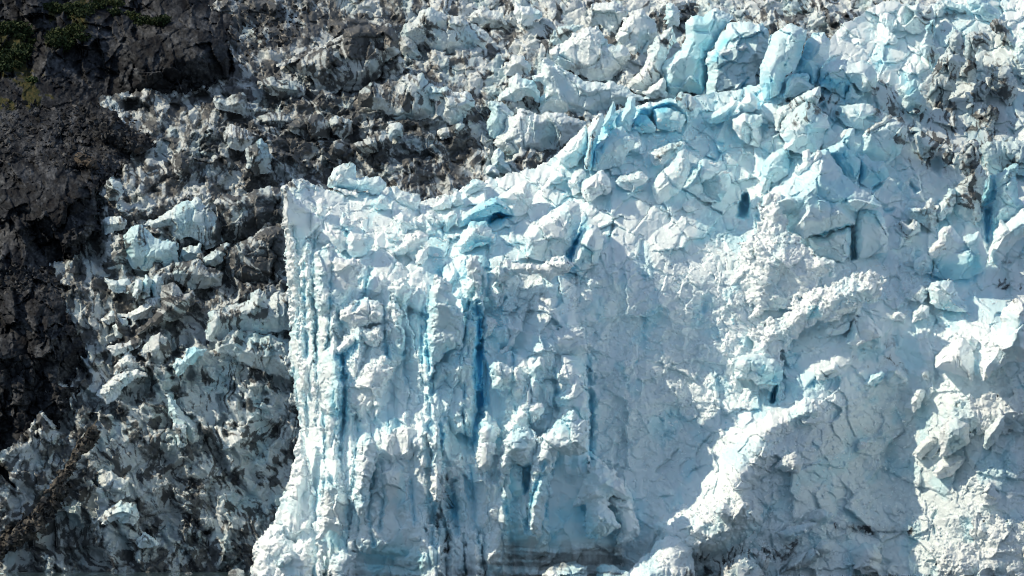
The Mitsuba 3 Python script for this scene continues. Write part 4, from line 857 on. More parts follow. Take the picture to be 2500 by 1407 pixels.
for out, bl, tl, T_, w_, st, fw in PIL:
    part(key, {'flute': 'rib', 'smooth': 'buttress', 'slab': 'pillar', 'lump': 'snow_clump', 'block': 'broken_block'}[st], out, blue=bl - .18, tilt=tl, T=T_ * .85, w=w_ * .9, style=st, fwd=fw * .5, dirt=.01, k=.6 if st == 'lump' else .85, jag=8)

# ---------------------------------------------------------------- the clean ice: seracs, slabs and blocks
CL = [  # label, outline, blue, tilt, T, w, style, fwd
 ('pale blue serac leaning left, leftmost of the three tall ones at the top', 'D 120,610 180,540 300,450 350,340 350,210 400,140 510,150 560,110 600,75 690,100 780,160 720,210 680,280 640,340 600,440 550,470 540,560 560,640 540,720 530,860 500,880 430,830 380,840 290,830 230,880 190,890 150,780 160,690', .55, (-.06, .12), 3, 1.6, 'smooth', 3),
 ('grey-white rock-like ice shoulder right of the three tall seracs', 'D 1330,640 1400,480 1440,380 1500,310 1600,290 1650,380 1640,520 1560,620 1540,740 1490,770 1450,670 1300,690', .4, (0, .1), 3, 2, 'smooth', 3),
 ('middle and widest of the three tall seracs, split by a blue groove', 'D 535,560 545,480 600,440 640,350 700,270 740,210 830,200 930,200 980,240 1040,210 1090,270 1100,330 1090,420 1070,520 1040,560 1000,600 980,700 980,830 930,830 870,920 800,910 700,930 560,950 530,860 540,720 550,630', .5, (-.06, .12), 4, 2, 'slab', 4),
 ('rightmost of the three tall seracs, narrowing to a foot', 'D 1015,590 1050,540 1080,480 1100,370 1120,310 1200,260 1300,210 1380,240 1440,280 1430,370 1390,480 1330,640 1250,680 1220,780 1190,840 1100,900 1060,900 1030,800 1020,700', .5, (-.06, .1), 3, 1.8, 'smooth', 4),
 ('many-faceted heap of blue-white ice blocks left of the dirty pinnacles', 'E 850,170 880,70 960,0 1100,-10 1200,20 1280,-10 1370,30 1420,180 1400,260 1330,300 1260,290 1200,210 1160,210 1120,290 1110,350 990,290 930,250 870,240', .45, (-.05, .2), 3, 2, 'block', 3),
 ('shaded grey-blue slab with a rusty stain standing in the gap', 'E 520,350 540,240 570,150 640,115 740,110 770,140 760,200 810,240 720,290 620,340', .35, (.15, -.05), 1.5, .7, 'smooth', 2),
 ('small upright wedge of pale ice on the faceted heap', 'E 1110,400 1150,220 1165,210 1200,270 1240,340 1190,400', .5, (-.1, .0), 1, .8, 'smooth', 1.5),
 ('wing-shaped ice slab under the upright wedge', 'E 1010,460 1060,430 1200,410 1290,400 1400,440 1500,520 1430,590 1330,640 1250,650 1200,640 1110,620 1080,560 1020,530', .4, (0, .2), 2, 1.4, 'smooth', 2),
 ('bluish ice face in the shade beside the large cave', 'C 1280,850 1390,730 1500,760 1600,760 1650,850 1660,980 1600,1080 1560,1150 1420,1150 1310,1080 1200,1010 1240,930', .45, (.12, .05), 2, 2, 'slab', 1),
 ('long sunlit ice ledge sloping down left behind the rounded central head', 'E 425,490 470,440 560,400 660,330 780,280 870,230 880,320 840,430 780,400 740,370 640,430 540,520 490,600 480,670 440,650 430,560', .15, (-.15, .3), 2.5, 1.5, 'slab', 2),
 ('rounded ice head with wrinkled top, centre of the upper right', 'E 480,650 500,590 560,510 640,440 740,375 800,410 860,460 940,520 960,620 900,690 890,800 840,870 740,870 690,880 620,860 520,840 530,780 490,700', .3, (-.12, .2), 4, 3, 'block', 2.5),
 ('large pale disc-faced ice slab right of the tall shaded fin', 'E 1210,890 1260,800 1270,740 1300,670 1380,610 1460,580 1500,520 1560,530 1640,540 1700,620 1690,760 1640,880 1580,930 1490,980 1420,960 1330,950 1300,920', .5, (.02, .0), 2.5, 1.3, 'smooth', 3),
 ('smooth bluish block with a dark foot beneath the disc-faced slab', 'E 1210,900 1300,880 1350,950 1480,960 1540,1100 1460,1150 1330,1210 1230,1160 1250,1060', .75, (0, .0), 2, 1.5, 'smooth', 1.5),
 ('chunky ice block with a pointed right corner, right of the disc-faced slab', 'H 345,20 420,0 500,80 595,130 560,200 460,250 400,230 350,120', .45, (0, .1), 1.6, 1.2, 'smooth', 2),
 ('tall shaded ice fin with a slanting crusted top', 'E 860,930 870,870 930,840 950,830 1040,780 1100,720 1150,640 1195,640 1200,740 1190,840 1210,900 1250,940 1250,1060 1220,1160 1240,1230 1160,1180 1080,1080 1030,1000 1000,930', .7, (.05, .02), 2, 1, 'smooth', 2.5),
 ('pair of curved ice ribs like folded wings left of the central pyramid', 'E 290,1250 300,1120 330,980 380,900 450,850 520,830 560,830 590,950 570,1010 600,1070 540,1110 450,1150 400,1160 380,1220 330,1270', .4, (-.1, .1), 2, 1, 'slab', 2),
 ('great ice pyramid with a smooth grey-blue face, right of the large cave', 'F 310,290 320,160 400,100 500,20 620,-50 640,-120 700,-140 700,-260 740,-280 770,-230 850,-280 940,-300 1010,-180 1080,-80 1200,40 1300,100 1400,170 1470,250 1230,290 1195,420 1090,450 980,490 920,530 800,520 720,550 560,480 555,400 545,320', .4, (.06, .22), 5, 4.5, 'slab', 4),
 ('upright grey-blue block right of the narrow dark crack under the pyramid', 'F 1210,330 1240,280 1330,280 1450,300 1490,400 1520,560 1500,690 1360,720 1240,750 1215,650 1205,450', .4, (.05, .02), 2, 1.2, 'smooth', 3),
 ('cracked grey-blue block left of the narrow dark crack under the pyramid', 'F 740,545 850,545 950,530 1000,480 1090,465 1175,440 1150,700 1090,790 950,740 860,720 790,640', .4, (.08, .02), 1.6, 1.0, 'smooth', 2.5),
 ('brilliant white mound of crumbly ice spilling left below the pyramid', 'F 310,270 320,180 400,120 470,120 550,240 555,480 700,550 740,620 790,650 850,720 1000,760 1040,800 1000,900 850,960 830,1040 720,1090 600,1120 590,1200 430,1240 250,1290 200,1380 190,1340 210,1240 130,1150 120,1080 60,1060 10,960 60,880 80,760 80,650 180,580 240,520 310,430 330,340', .0, (-.25, .35), 5, 4, 'lump', 3),
 ('long white bank of lumpy ice crossing the slope below the upright blocks', 'N 60,900 60,740 120,690 200,660 210,560 100,540 200,480 270,420 350,370 540,300 570,190 690,150 820,40 900,60 1120,-20 1300,-60 1400,30 1330,200 1200,220 1120,300 960,380 800,400 700,420 600,540 530,600 450,740 490,820 495,1000 470,1120 330,1000 200,900', .02, (-.25, .3), 5, 4, 'lump', 4),
 ('small cliff of pale ice blocks beside the lower cave', 'N 60,900 60,740 120,690 220,680 300,700 420,740 490,830 490,920 440,960 330,950 250,960 180,900', .45, (-.05, .1), 2, 1.5, 'block', 2),
 ('slanting white slab on the slope right of the blue nick', 'N 860,490 940,370 1000,320 1130,290 1170,200 1190,300 1100,390 1080,460 960,520', .1, (-.1, .3), 2, 1.6, 'slab', 1.5),
 ('broad-shouldered ice block with a shaded skirt below the blue nick', 'N 1055,590 1080,490 1130,350 1250,330 1340,430 1390,510 1290,560 1180,600 1110,610', .2, (0, .15), 2.5, 1.6, 'slab', 1.5),
 ('flat broken ice plate on the shaded slope below the broad-shouldered block', 'N 770,860 850,790 980,760 1030,860 900,910 800,920', .3, (.1, .1), 1, .8, 'smooth', 1),
 ('left one of two wedge-shaped plates over dark gaps on the shaded slope', 'N 1200,950 1280,880 1400,840 1400,900 1300,980', .35, (.05, .1), 1.2, .7, 'smooth', 1.2),
 ('right one of two wedge-shaped plates over dark gaps on the shaded slope', 'N 1420,900 1460,800 1520,790 1640,890 1610,920 1500,960 1450,930', .35, (.05, .05), 1.2, .7, 'smooth', 1.2),
 ('leaning spike at the left end of the spiky crest', 'C 0,700 130,540 280,420 300,470 300,600 250,700 200,780 100,830 30,770', .35, (-.15, .2), 2, 1.2, 'slab', 2.5),
 ('sharp ice needle, left of the two blades on the spiky crest', 'C 440,370 480,290 540,180 555,260 560,340 540,400 500,430 500,500 450,490', .4, (-.1, .0), 1.4, .9, 'smooth', 3),
 ('curved ice blade, right of the two blades on the spiky crest', 'C 550,370 600,290 650,240 680,150 740,140 755,240 740,330 700,430 690,480 640,460 570,430', .4, (-.1, .05), 1.6, 1.0, 'smooth', 3),
 ('arching ice ledge with a dirty hump at its right end', 'C 760,240 850,210 950,190 1060,160 1120,170 1180,100 1260,110 1330,200 1380,240 1330,330 1240,390 1220,310 1130,240 1010,240 920,280 880,330 770,310', .3, (0, .4), 2, .9, 'slab', 3),
 ('boxy pale ice block under the arching ledge', 'C 915,270 970,250 1060,240 1130,290 1220,310 1235,360 1190,450 1070,460 950,450 930,360', .35, (-.05, .1), 1.8, .9, 'smooth', 3),
 ('rounded bluish ice mound left of the boxy block', 'C 730,370 790,320 850,320 890,370 950,430 930,480 800,490 700,460', .5, (0, .1), 1.6, 1.2, 'smooth', 3),
 ('tilted slender fin with a dirty edge on the spiky crest', 'C 250,820 300,600 290,450 340,360 400,300 435,310 440,400 400,520 370,620 340,700 320,850 270,850', .45, (-.12, .0), 2.4, .9, 'smooth', 4),
 ('large pale ice face under the blades, shaped like a shield', 'C 340,620 440,560 500,520 550,440 620,430 680,490 740,540 740,620 660,700 620,800 500,820 400,870 330,840 350,720', .25, (.08, .1), 1.6, 1.4, 'smooth', 2.5),
 ('long sunlit ice slab sloping down to the right of the boxy block', 'D 520,1090 640,990 740,930 810,905 825,960 760,1040 720,1080 640,1120 560,1110', .3, (-.1, .4), 2, 1, 'slab', 3),
 ('upright white ice tooth at the foot of the middle tall serac', 'D 825,1000 870,900 930,820 980,880 1000,960 970,1010 870,1030', .15, (-.15, .15), 2, 1.2, 'slab', 4),
 ('stack of rounded ice columns below the upright tooth', 'D 770,1080 800,1060 880,1020 950,1040 1040,1030 1045,1090 1010,1160 1030,1250 1010,1330 920,1300 830,1240 780,1150', .2, (-.05, .1), 2.5, 1.4, 'flute', 3),
 ('dirt-topped slanting plate above the long spike slab', 'C 880,700 960,640 1060,600 1180,570 1250,560 1200,630 1110,700 1060,760 1040,790 960,800 890,780', .1, (-.1, .5), 1.6, 1, 'slab', 2),
 ('long ice slab ending in an upward spike, in the middle of the rubble', 'C 1100,770 1160,680 1230,620 1245,680 1270,830 1230,950 1160,1060 1080,1120 960,1180 900,1000 960,900 1040,820', .3, (.08, .12), 1.8, 1.2, 'smooth', 2),
 ('facetted white block with a shaded right side on the rubble', 'C 235,960 300,920 380,870 430,830 460,880 520,980 510,1060 430,1080 350,1070 290,1120 240,1080', .15, (-.1, .15), 2.4, 1.4, 'slab', 2.5),
 ('flat-topped ice boulder right of the facetted white block', 'C 550,960 600,900 700,880 800,850 860,920 850,970 770,1000 720,1050 640,1020', .2, (0, .3), 1.6, 1.2, 'slab', 2),
 ('pale block below the tilted slender fin', 'C 100,960 180,850 240,820 290,870 230,960 220,1060 150,1080', .3, (-.1, .1), 1.6, 1, 'smooth', 2),
 ('smooth egg-shaped ice lump at the foot of the long spike slab', 'C 1190,1160 1250,1140 1310,1190 1300,1240 1220,1240', .2, (0, .15), 1, .9, 'smooth', 1.2),
 ('finger of pale ice standing alone on the rubble crest', 'B 615,180 640,120 690,95 740,130 760,220 810,300 820,350 740,330 700,310 640,260', .5, (-.08, .0), 1.6, 1.1, 'smooth', 3),
 ('low flake leaning on the left of the lone finger', 'B 575,280 600,240 650,260 700,310 700,360 620,370 580,350', .5, (-.05, .1), 1, .7, 'smooth', 3),
 ('rounded pale hummock at the left end of the rubble crest', 'B 40,640 100,610 160,540 230,570 240,640 170,680 90,680', .3, (-.1, .2), 1.5, 1, 'slab', 2.5),
 ('knobbed ice stump on the rubble crest', 'B 245,560 260,470 300,480 350,580 370,620 300,640 250,620', .35, (-.1, .1), 1.3, .9, 'slab', 2.5),
 ('pale rounded slab on the rubble crest right of the knobbed stump', 'B 350,490 430,390 500,370 560,410 600,420 540,470 440,510 380,550', .35, (-.1, .3), 1.5, 1, 'slab', 2.5),
 ('curling tongue of pale ice in the rubble, left of the leaf-shaped flake', 'B 0,680 60,690 110,720 170,780 130,880 60,880 20,780', .4, (-.1, .1), 1.5, 1, 'smooth', 2),
 ('leaf-shaped flake of pale ice at the left end of the overhang', 'B 160,870 190,720 270,680 310,740 260,830 200,880', .45, (-.1, .1), 1.3, .8, 'smooth', 2),
 ('long overhanging plate with a deep blue cavity under it', 'B 310,760 420,680 540,600 680,545 780,640 830,730 700,690 640,720 560,740 440,770 370,830 300,840', .5, (-.06, .4), 2.6, 1.5, 'smooth', 3.5),
 ('pale triangular plate rising right of the blue cavity', 'B 680,550 780,490 860,430 960,390 1010,410 980,450 1030,560 980,640 960,700 860,740 800,720 780,660', .2, (.02, .3), 1.6, 1, 'smooth', 2.5),
 ('bluish slab leaning on the slope above the triangular plate', 'B 1130,470 1200,370 1290,280 1350,300 1340,370 1270,420 1180,440', .3, (-.1, .3), 1.6, 1, 'smooth', 2.5),
 ('wavy-edged wing of ice with a blue underside below the cavity', 'B 280,1010 330,920 390,830 430,775 490,790 580,775 570,830 620,860 640,900 660,960 560,1010 470,1030 380,1080 330,1100', .35, (-.1, .2), 2.4, 1.4, 'slab', 2.5),
 ('blocky white ice cube with a bright face beside the blue slit', 'B 1480,470 1510,390 1642,330 1700,420 1680,520 1560,600 1510,590', .12, (-.08, .15), 1.8, 1.2, 'slab', 2),
 ('big sloping pale slab left of the blue slit', 'B 910,940 990,840 1100,750 1200,690 1330,600 1400,590 1460,620 1480,780 1430,920 1390,1000 1330,1110 1200,1160 1080,1160 960,1120 940,1000', .35, (.02, .3), 2.4, 1.6, 'slab', 2.5),
 ('grey-blue facetted buttress right of the blue slit', 'B 1400,1130 1450,1000 1495,900 1560,810 1642,830 1700,960 1642,1180 1500,1260 1400,1190', .25, (.12, .1), 2, 1.4, 'slab', 2),
 ('rounded boulder-like ice lump in the right part of the slope, beside the bluish cliff', 'O 385,170 410,110 500,60 560,90 570,170 520,220 440,230', .3, (-.1, .15), 1.8, 1.2, 'smooth', 1.5),
 ('small rounded block just below the boulder-like lump', 'O 420,420 430,310 500,250 570,270 580,360 500,400', .3, (-.1, .15), 1.5, 1, 'smooth', 1.5),
 ('little sunlit knob left of the small rounded block', 'O 220,360 250,310 320,310 360,360 340,400 250,400', .15, (-.1, .2), 1.2, .8, 'lump', 1.2),
 ('bluish shaded cliff of cracked ice below the flat-topped slab', 'O 560,90 640,20 800,20 880,200 960,320 800,310 660,290 590,230', .5, (.08, .05), 2.5, 1.8, 'slab', 1.5),
 ('flat-topped slab with curved bright rim and blue base, right of the pale block', 'H 470,1090 500,1020 560,990 560,920 610,860 680,860 710,900 760,960 860,930 930,900 950,920 960,1030 1010,1130 980,1260 820,1340 560,1330 500,1300 510,1140', .4, (.04, .02), 2.6, 1.2, 'smooth', 3.5),
 ('pale blue five-sided block between the pinnacle and the flat-topped slab', 'H 345,1170 400,1120 440,1090 490,1140 510,1200 490,1290 380,1300 335,1240', .5, (-.06, .0), 1.5, .9, 'smooth', 3),
 ('little white pinnacle with a pointed tip left of the five-sided block', 'H 245,1180 290,1080 320,1050 345,1080 330,1150 340,1220 270,1220', .2, (-.1, .0), 1.2, .8, 'smooth', 3),
 ('torn white ice ridge with a blue split, right edge below the notched buttress', 'H 1100,870 1120,800 1160,840 1333,700 1430,640 1430,900 1260,1000 1170,1120 1090,1230 1010,1110 1050,980 1060,920', .25, (-.12, .2), 2.5, 1.5, 'slab', 3),
 ('large ice bulge with a shaded front on the lower right slope', 'O 630,860 640,740 720,670 800,600 900,560 960,620 1000,720 1010,860 1000,1000 860,920 700,860', .15, (0, .15), 3, 2.5, 'slab', 1.5),
 ('small chip of ice at the upper right corner of the large bulge', 'O 950,580 980,540 1060,610 1010,690 970,650', .15, (0, .2), 1, .7, 'smooth', 1.5),
 ('elongated sunlit chunk lying alone on the grey slope', 'O 340,1220 400,1130 450,1060 500,1045 550,1080 530,1150 500,1230 430,1260', .08, (-.2, .3), 2, 1.2, 'lump', 1.5),
 ('small pointed white lump above the elongated chunk', 'O 500,890 540,865 580,890 570,970 520,980', .05, (-.1, .2), .8, .6, 'lump', 1.2),
 ('high white ridge of ice along the right edge, below the middle', 'O 1100,570 1180,540 1250,540 1270,440 1255,380 1300,280 1380,200 1485,180 1600,160 1600,780 1320,800 1200,870 1100,1000 1070,900 1065,800 1120,720', .08, (-.15, .2), 4.5, 3, 'slab', 3),
 ('lumpy sunlit ice spur at the right edge, above the bottom corner ledge', 'O 720,1407 760,1280 870,1230 890,1160 960,1110 1030,1140 1180,1100 1290,1110 1400,1090 1600,1060 1600,1407 1200,1500 900,1470', .08, (-.12, .25), 4, 3, 'lump', 3),
 ('arched white lump hanging left of the sunlit spur', 'P 690,320 740,230 800,170 860,135 920,170 925,250 900,350 850,300 800,320 760,380 700,340', .08, (-.15, .2), 1.8, 1.2, 'lump', 2),
 ('pale knob with a bluish shaded side under the sunlit spur', 'P 920,180 930,120 990,40 1080,0 1180,40 1180,240 1060,300 980,340 910,350 940,270', .15, (-.1, .1), 2.2, 1.5, 'slab', 3),
 ('smooth pale tongue hanging down under the sunlit spur at the right', 'P 1310,190 1340,110 1420,20 1500,-20 1490,120 1400,240 1340,290 1310,250', .3, (-.1, .0), 1.8, 1.2, 'smooth', 3),
 ('small tapering bright-edged flake below the bluish knob', 'P 860,490 920,380 1060,330 1160,360 1100,440 1020,530 900,540', .15, (-.08, .15), 1.5, 1, 'smooth', 1.5),
 ('single small round white ball of ice on the grey slope', 'P 190,250 220,215 250,215 285,250 270,280 210,275', .02, (-.2, .3), .9, .8, 'smooth', .8),
 ('group of rounded cobble-like humps at the right edge of the shaded slope', 'P 1290,680 1340,600 1400,570 1420,640 1480,700 1440,760 1380,780 1300,780', .2, (0, .1), 1.4, 1, 'smooth', 1.5),
 ('round swollen hump of ice at the bottom of the shaded slope', 'P 140,1200 240,1110 340,1110 420,1220 380,1360 250,1390 170,1330', .2, (.05, .15), 2, 2, 'bowl', 1),
 ('sunlit ledge of rough ice in the bottom right corner', 'P 850,1300 870,1240 970,1170 1100,1120 1240,1110 1190,1020 1185,960 1230,900 1300,855 1310,900 1400,880 1470,890 1560,930 1780,930 1780,1560 860,1560', .05, (-.12, .2), 4, 2.5, 'lump', 4),
]
for lab, out, bl, tl, T_, w_, st, fw in CL:
    thing('ice_block' if any(q in lab for q in ('block', 'plate', 'slab', 'lump', 'flake', 'chip', 'chunk', 'ball')) else 'serac', lab, 'ice block' if any(q in lab for q in ('block', 'plate', 'slab', 'lump', 'flake', 'chip', 'chunk', 'ball')) else 'serac',
          out, blue=bl - .2, tilt=tl, style=st, dirt=.03, **(dict(T=T_ * .6, w=w_ * 1.6, fwd=fw * .4, k=1.15, jag=14) if st == 'lump' and T_ >= 4 else
                                                             dict(T=T_ * 1.7, w=w_ * .85, fwd=fw * .9, foot=True, jag=5 if st == 'lump' else 3.5, round_=1.7 if st == 'lump' else 1.25, k=.9 if st in ('block', 'lump') else 1.1)))

# ---------------------------------------------------------------- blocks and flakes on top of the cliff's left end
TOP = [
 ('knife-edged triangular ice blade at the far left end of the cliff top', 'A 35,400 60,370 100,410 180,510 290,610 370,680 430,780 380,830 320,880 280,930 260,1010 230,1080 215,1180 180,1000 150,920 140,800 90,860 60,780 45,700 55,560', .15, (.38, -.02), 1.6, .6, 'smooth', None),
 ('tall pale chunk with two rounded wings standing above the cliff top', 'A 495,410 500,310 540,250 560,210 640,170 720,140 785,180 785,300 830,320 870,300 920,320 1020,285 1085,350 1085,430 1050,470 970,490 900,440 820,450 770,430 680,430 560,420', .55, (-.05, .05), 1.8, 1.0, 'smooth', 641),
 ('saddle-shaped pale block with a spike, right of the winged chunk', 'A 1110,490 1130,395 1190,370 1240,430 1330,470 1400,450 1430,560 1420,640 1300,620 1200,580 1120,590 1100,540', .4, (-.06, .1), 1.8, 1.1, 'smooth', 641),
 ('rounded crusty block right behind the triangular blade', 'A 100,400 160,330 270,330 360,370 430,420 400,470 300,470 230,440 180,480', .3, (-.1, .2), 1.8, 1.2, 'lump', 638),
 ('low white ledge at the foot of the winged chunk', 'A 560,410 700,420 800,470 790,510 650,470', .05, (-.1, .4), 1.2, .7, 'slab', None),
 ('upright little block below the crusty block', 'A 380,560 430,510 500,550 470,700 400,680', .15, (-.1, .1), 1.2, .8, 'slab', None),
 ('peaked pale block above the triangular shaded plate', 'A 620,740 650,660 700,720 780,780 720,830 640,800', .2, (-.1, .1), 1.2, .8, 'smooth', None),
 ('large triangular plate pointing down with a shaded left side', 'A 690,940 740,850 850,870 950,930 985,985 840,1100 760,1130 700,1060', .3, (.12, -.02), 2, .9, 'smooth', None),
 ('small bright block of ice below the triangular blade', 'A 385,940 440,860 520,920 530,980 420,970', .1, (-.1, .2), 1.2, .7, 'slab', None),
 ('thin crooked finger of ice just right of the triangular blade', 'A 320,890 420,780 440,830 400,900 350,950', .15, (-.1, .1), 1, .6, 'slab', None),
 ('pale bluish boulder between the winged chunk and the saddle-shaped block', 'A 920,560 1040,480 1100,500 1110,600 1060,640 960,620', .4, (-.05, .2), 1.4, .9, 'smooth', None),
 ('shield-like upright block below the saddle-shaped block', 'A 1180,700 1240,640 1340,700 1380,800 1260,880 1200,780', .35, (-.06, .1), 1.5, .9, 'smooth', None),
 ('plump white block right of the shield-like block', 'A 1390,730 1450,680 1500,760 1480,810 1400,810', .05, (-.1, .2), 1.2, .8, 'slab', None),
 ('small cracked white block below the plump one', 'A 1480,830 1540,780 1590,840 1570,880 1500,870', .05, (-.1, .2), 1, .7, 'slab', None),
 ('low rounded block left under the shield-like block', 'A 1080,920 1140,860 1220,890 1200,950 1130,940', .25, (-.05, .2), 1.1, .8, 'smooth', None),
 ('big pitted block with a flat shadowed underside', 'A 1180,1020 1300,890 1420,840 1500,900 1480,980 1350,1050 1240,1080 1160,1060', .08, (0, .25), 2, 1.1, 'slab', None),
 ('smooth white lozenge right of the pitted block', 'A 1390,1080 1420,1020 1520,1000 1520,1100 1450,1200 1390,1180', .2, (-.1, .1), 1.5, 1, 'smooth', None),
 ('cluster of rounded white lumps fused together left of the large triangular plate', 'A 480,850 520,820 560,850 620,820 680,900 690,1030 620,1060 540,950', .1, (-.1, .1), 1.6, 1, 'lump', None),
]
for lab, out, bl, tl, T_, w_, st, dd in TOP:
    thing('ice_block', lab, 'ice block', out, blue=bl - .18, tilt=tl, T=T_, w=w_, style=st, k=.7, D=dd, fwd=2, dirt=.01)

# ---------------------------------------------------------------- lower right: sunlit ridge, then the slope in front of the bowl
RIDGE = 'M 70,980 180,960 250,940 300,870 390,820 440,770 540,740 560,640 590,560 640,480 700,390 780,300 820,230 900,190 1000,90 1080,120 1160,110 1260,20 1410,90 1430,150 1380,200 1250,260 1150,330 1080,400 1050,520 1000,620 900,750 960,900 950,1000 900,1100 800,1170 640,1260 440,1310 200,1380 0,1420 0,1310 100,1230 150,1180 130,1090'
thing('ice_ridge', 'sunlit white crest of ice curving down from the small cave to the bottom edge', 'ice ridge', RIDGE, D=D_clean + 1, T=5, w=3.2, style='lump', k=.9, blue=.0, tilt=(0, .0), dirt=.0, jag=8)
for lab, out, bl, tl, T_, w_, st, fw in [
    ('rounded bright-topped knob on the shaded slope right of the sunlit crest', 'M 1070,545 1120,480 1180,455 1230,480 1250,560 1230,620 1130,600 1050,580', .1, (-.1, .25), 1.8, 1.3, 'lump', 1.5),
    ('small cracked block of ice over a dark gap, low on the shaded slope', 'M 1330,960 1400,880 1490,940 1430,1000 1370,1000', .3, (.05, .1), 1.2, .7, 'smooth', 1.2),
    ('long angular slab lying above the jointed block at the bottom', 'M 1070,1080 1150,1020 1370,1000 1290,1080 1180,1140 1130,1140', .2, (0, .3), 1.5, .9, 'smooth', 1.5),
    ('squarish block with a slanting top right of the long jointed block', 'M 1390,1140 1470,1140 1475,1210 1410,1260 1350,1200', .25, (.05, .15), 1.3, .8, 'smooth', 1.5),
    ('long jointed grey block low at the bottom, right of the dirty-cracked roof', 'M 1150,1300 1240,1230 1330,1190 1390,1230 1380,1280 1200,1370 1060,1390', .25, (.02, .2), 1.8, 1, 'smooth', 2),
    ('roof-shaped ice ledge with a dirty crack through it at the bottom edge', 'M 640,1340 760,1240 830,1190 870,1210 960,1380 980,1500 620,1500', .1, (-.08, .2), 2, 1.2, 'smooth', 2.5),
    ('facetted right half of the split ice ledge at the bottom edge', 'M 840,1200 930,1210 1020,1265 1010,1300 950,1365 900,1290', .15, (.06, .2), 1.6, 1, 'smooth', 2.5),
    ('row of thin standing ice flakes on the sunlit crest', 'M 590,920 640,830 700,870 750,850 790,820 850,850 800,960 740,1000 640,990', .1, (-.1, .1), 1.4, .9, 'flute', 1.5)]:
    thing('ice_block', lab, 'ice block', out, blue=bl - .18, tilt=tl, T=T_, w=w_, style=st, k=.8, fwd=fw, dirt=.02)

# ---------------------------------------------------------------- ice afloat and heaped at the bottom edge
for lab, out, bl, st in [
    ('white heap of fallen ice rubble at the foot of the cliff under the dirt layers', 'L 1080,1560 1120,1390 1220,1320 1330,1285 1440,1275 1530,1320 1570,1560', .05, 'lump'),
    ('smooth pale blue ice block at the bottom edge right of the rubble heap', 'L 1620,1560 1640,1340 1700,1285 1800,1330 1900,1370 1980,1420 1980,1560', .35, 'smooth'),
    ('bright bank of crushed white ice sloping up right at the bottom edge', 'L 1880,1560 1900,1380 2000,1280 2120,1190 2165,1100 2260,1040 2400,1060 2500,1150 2540,1560', .0, 'lump')]:
    thing('ice_block', lab, 'ice block', out, D=592.0, T=3, w=3.0, style=st, k=.7, blue=bl, tilt=(-.22, .55), dirt=.0)
for lab, out in [('little white floating ice piece in the dark water left of the cliff', 'X 1365,1440 1370,1405 1400,1380 1440,1380 1465,1440'),
                 ('dark pebbly ice piece touching the water beside the cliff foot', 'X 1700,1440 1720,1370 1780,1350 1830,1370 1840,1440'),
                 ('flat grey floating ice piece near the cliff foot', 'X 1560,1440 1580,1400 1620,1390 1650,1400 1660,1440'),
                 ('white floating ice piece in the bottom left corner', 'X -60,1440 -40,1400 0,1392 40,1394 60,1440')]:
    thing('ice_floe', lab, 'ice floe', out, D=618.0, T=1.2, w=.9, style='lump', k=.5, jag=2, blue=.05, tilt=(-.1, .4), dirt=.35 if 'dark' in lab else .05)

# ---------------------------------------------------------------- parts of single seracs
for words, base, out, kw in [
    ('tall shaded ice fin', 'crust', 'E 900,815 1000,740 1100,660 1150,635 1195,640 1190,700 1100,770 1000,830 950,850 880,870', dict(dirt=.2, style='lump', tilt=(-.1, .5))),
    ('middle and widest', 'ledge', 'D 640,460 700,450 820,420 880,390 900,425 850,450 720,500 650,520', dict(dirt=.18, style='slab', tilt=(0, .6))),
    ('large pale disc-faced', 'crust', 'E 1300,670 1380,600 1460,570 1500,515 1560,525 1490,600 1400,645 1310,715', dict(dirt=.15, style='lump', tilt=(0, .5))),
    ('flat-topped slab', 'snow_clump', 'H 470,1090 500,1020 560,990 560,920 610,860 680,860 690,940 650,1050 560,1120 500,1150', dict(dirt=.08, style='lump', tilt=(-.1, .2))),
    ('tilted slender fin', 'dirty_edge', 'C 290,850 315,700 335,600 375,430 410,330 400,310 340,440 300,620 265,820', dict(dirt=.4, style='slab', tilt=(0, .1))),
    ('great ice pyramid', 'snow_clump', 'F 630,-60 640,-130 700,-150 700,-260 760,-290 790,-200 850,-290 900,-260 820,-160 720,-60 680,-20', dict(dirt=.03, style='lump', tilt=(-.15, .2))),
    ('tall pale chunk with two', 'knob', 'A 570,320 620,265 660,280 670,330 600,370', dict(dirt=.0, style='lump', tilt=(-.1, .2))),
    ('tall ice pillar with a small arch', 'arch', 'H 760,190 790,130 850,85 915,100 925,200 900,230 895,150 860,115 815,140 800,230', dict(dirt=.1, style='lump', tilt=(-.1, .1))),
    ('arching ice ledge', 'dirty_hump', 'C 1120,170 1180,110 1260,115 1330,200 1300,280 1240,290 1160,230', dict(dirt=.35, style='lump', tilt=(0, .4)))]:
    holder = [k for k, l in labels.items() if l['label'].startswith(words)]
    assert len(holder) == 1, words
    part(holder[0], base, out, T=.9, w=.7, fwd=.5, k=.5, jag=4, blue=-.1, **kw)

TRI = sum(build(P) for P in PATCHES)
print('patches', len(PATCHES), 'triangles', TRI)

# ---------------------------------------------------------------- loose blocks of ice rubble, each its own thing
def surface(u, v):
    return float(DTOP[int(round((v - V1[0]) / ST)), int(round((u - U1[0]) / ST))])


def chunk(r, seed, squash=(1, 1, 1)):
    """A broken block: the hull of a few points, its edges worn."""
    q = np.random.RandomState(seed)
    p = q.randn(11, 3)
    p = p / np.linalg.norm(p, axis=1, keepdims=True) * (0.75 + 0.35 * q.rand(11, 1)) * np.array(squash)
    m = trimesh.convex.convex_hull(p)
    m = m.subdivide()
    trimesh.smoothing.filter_taubin(m, lamb=0.5, nu=0.4, iterations=2)
    m.apply_scale(r)
    return m


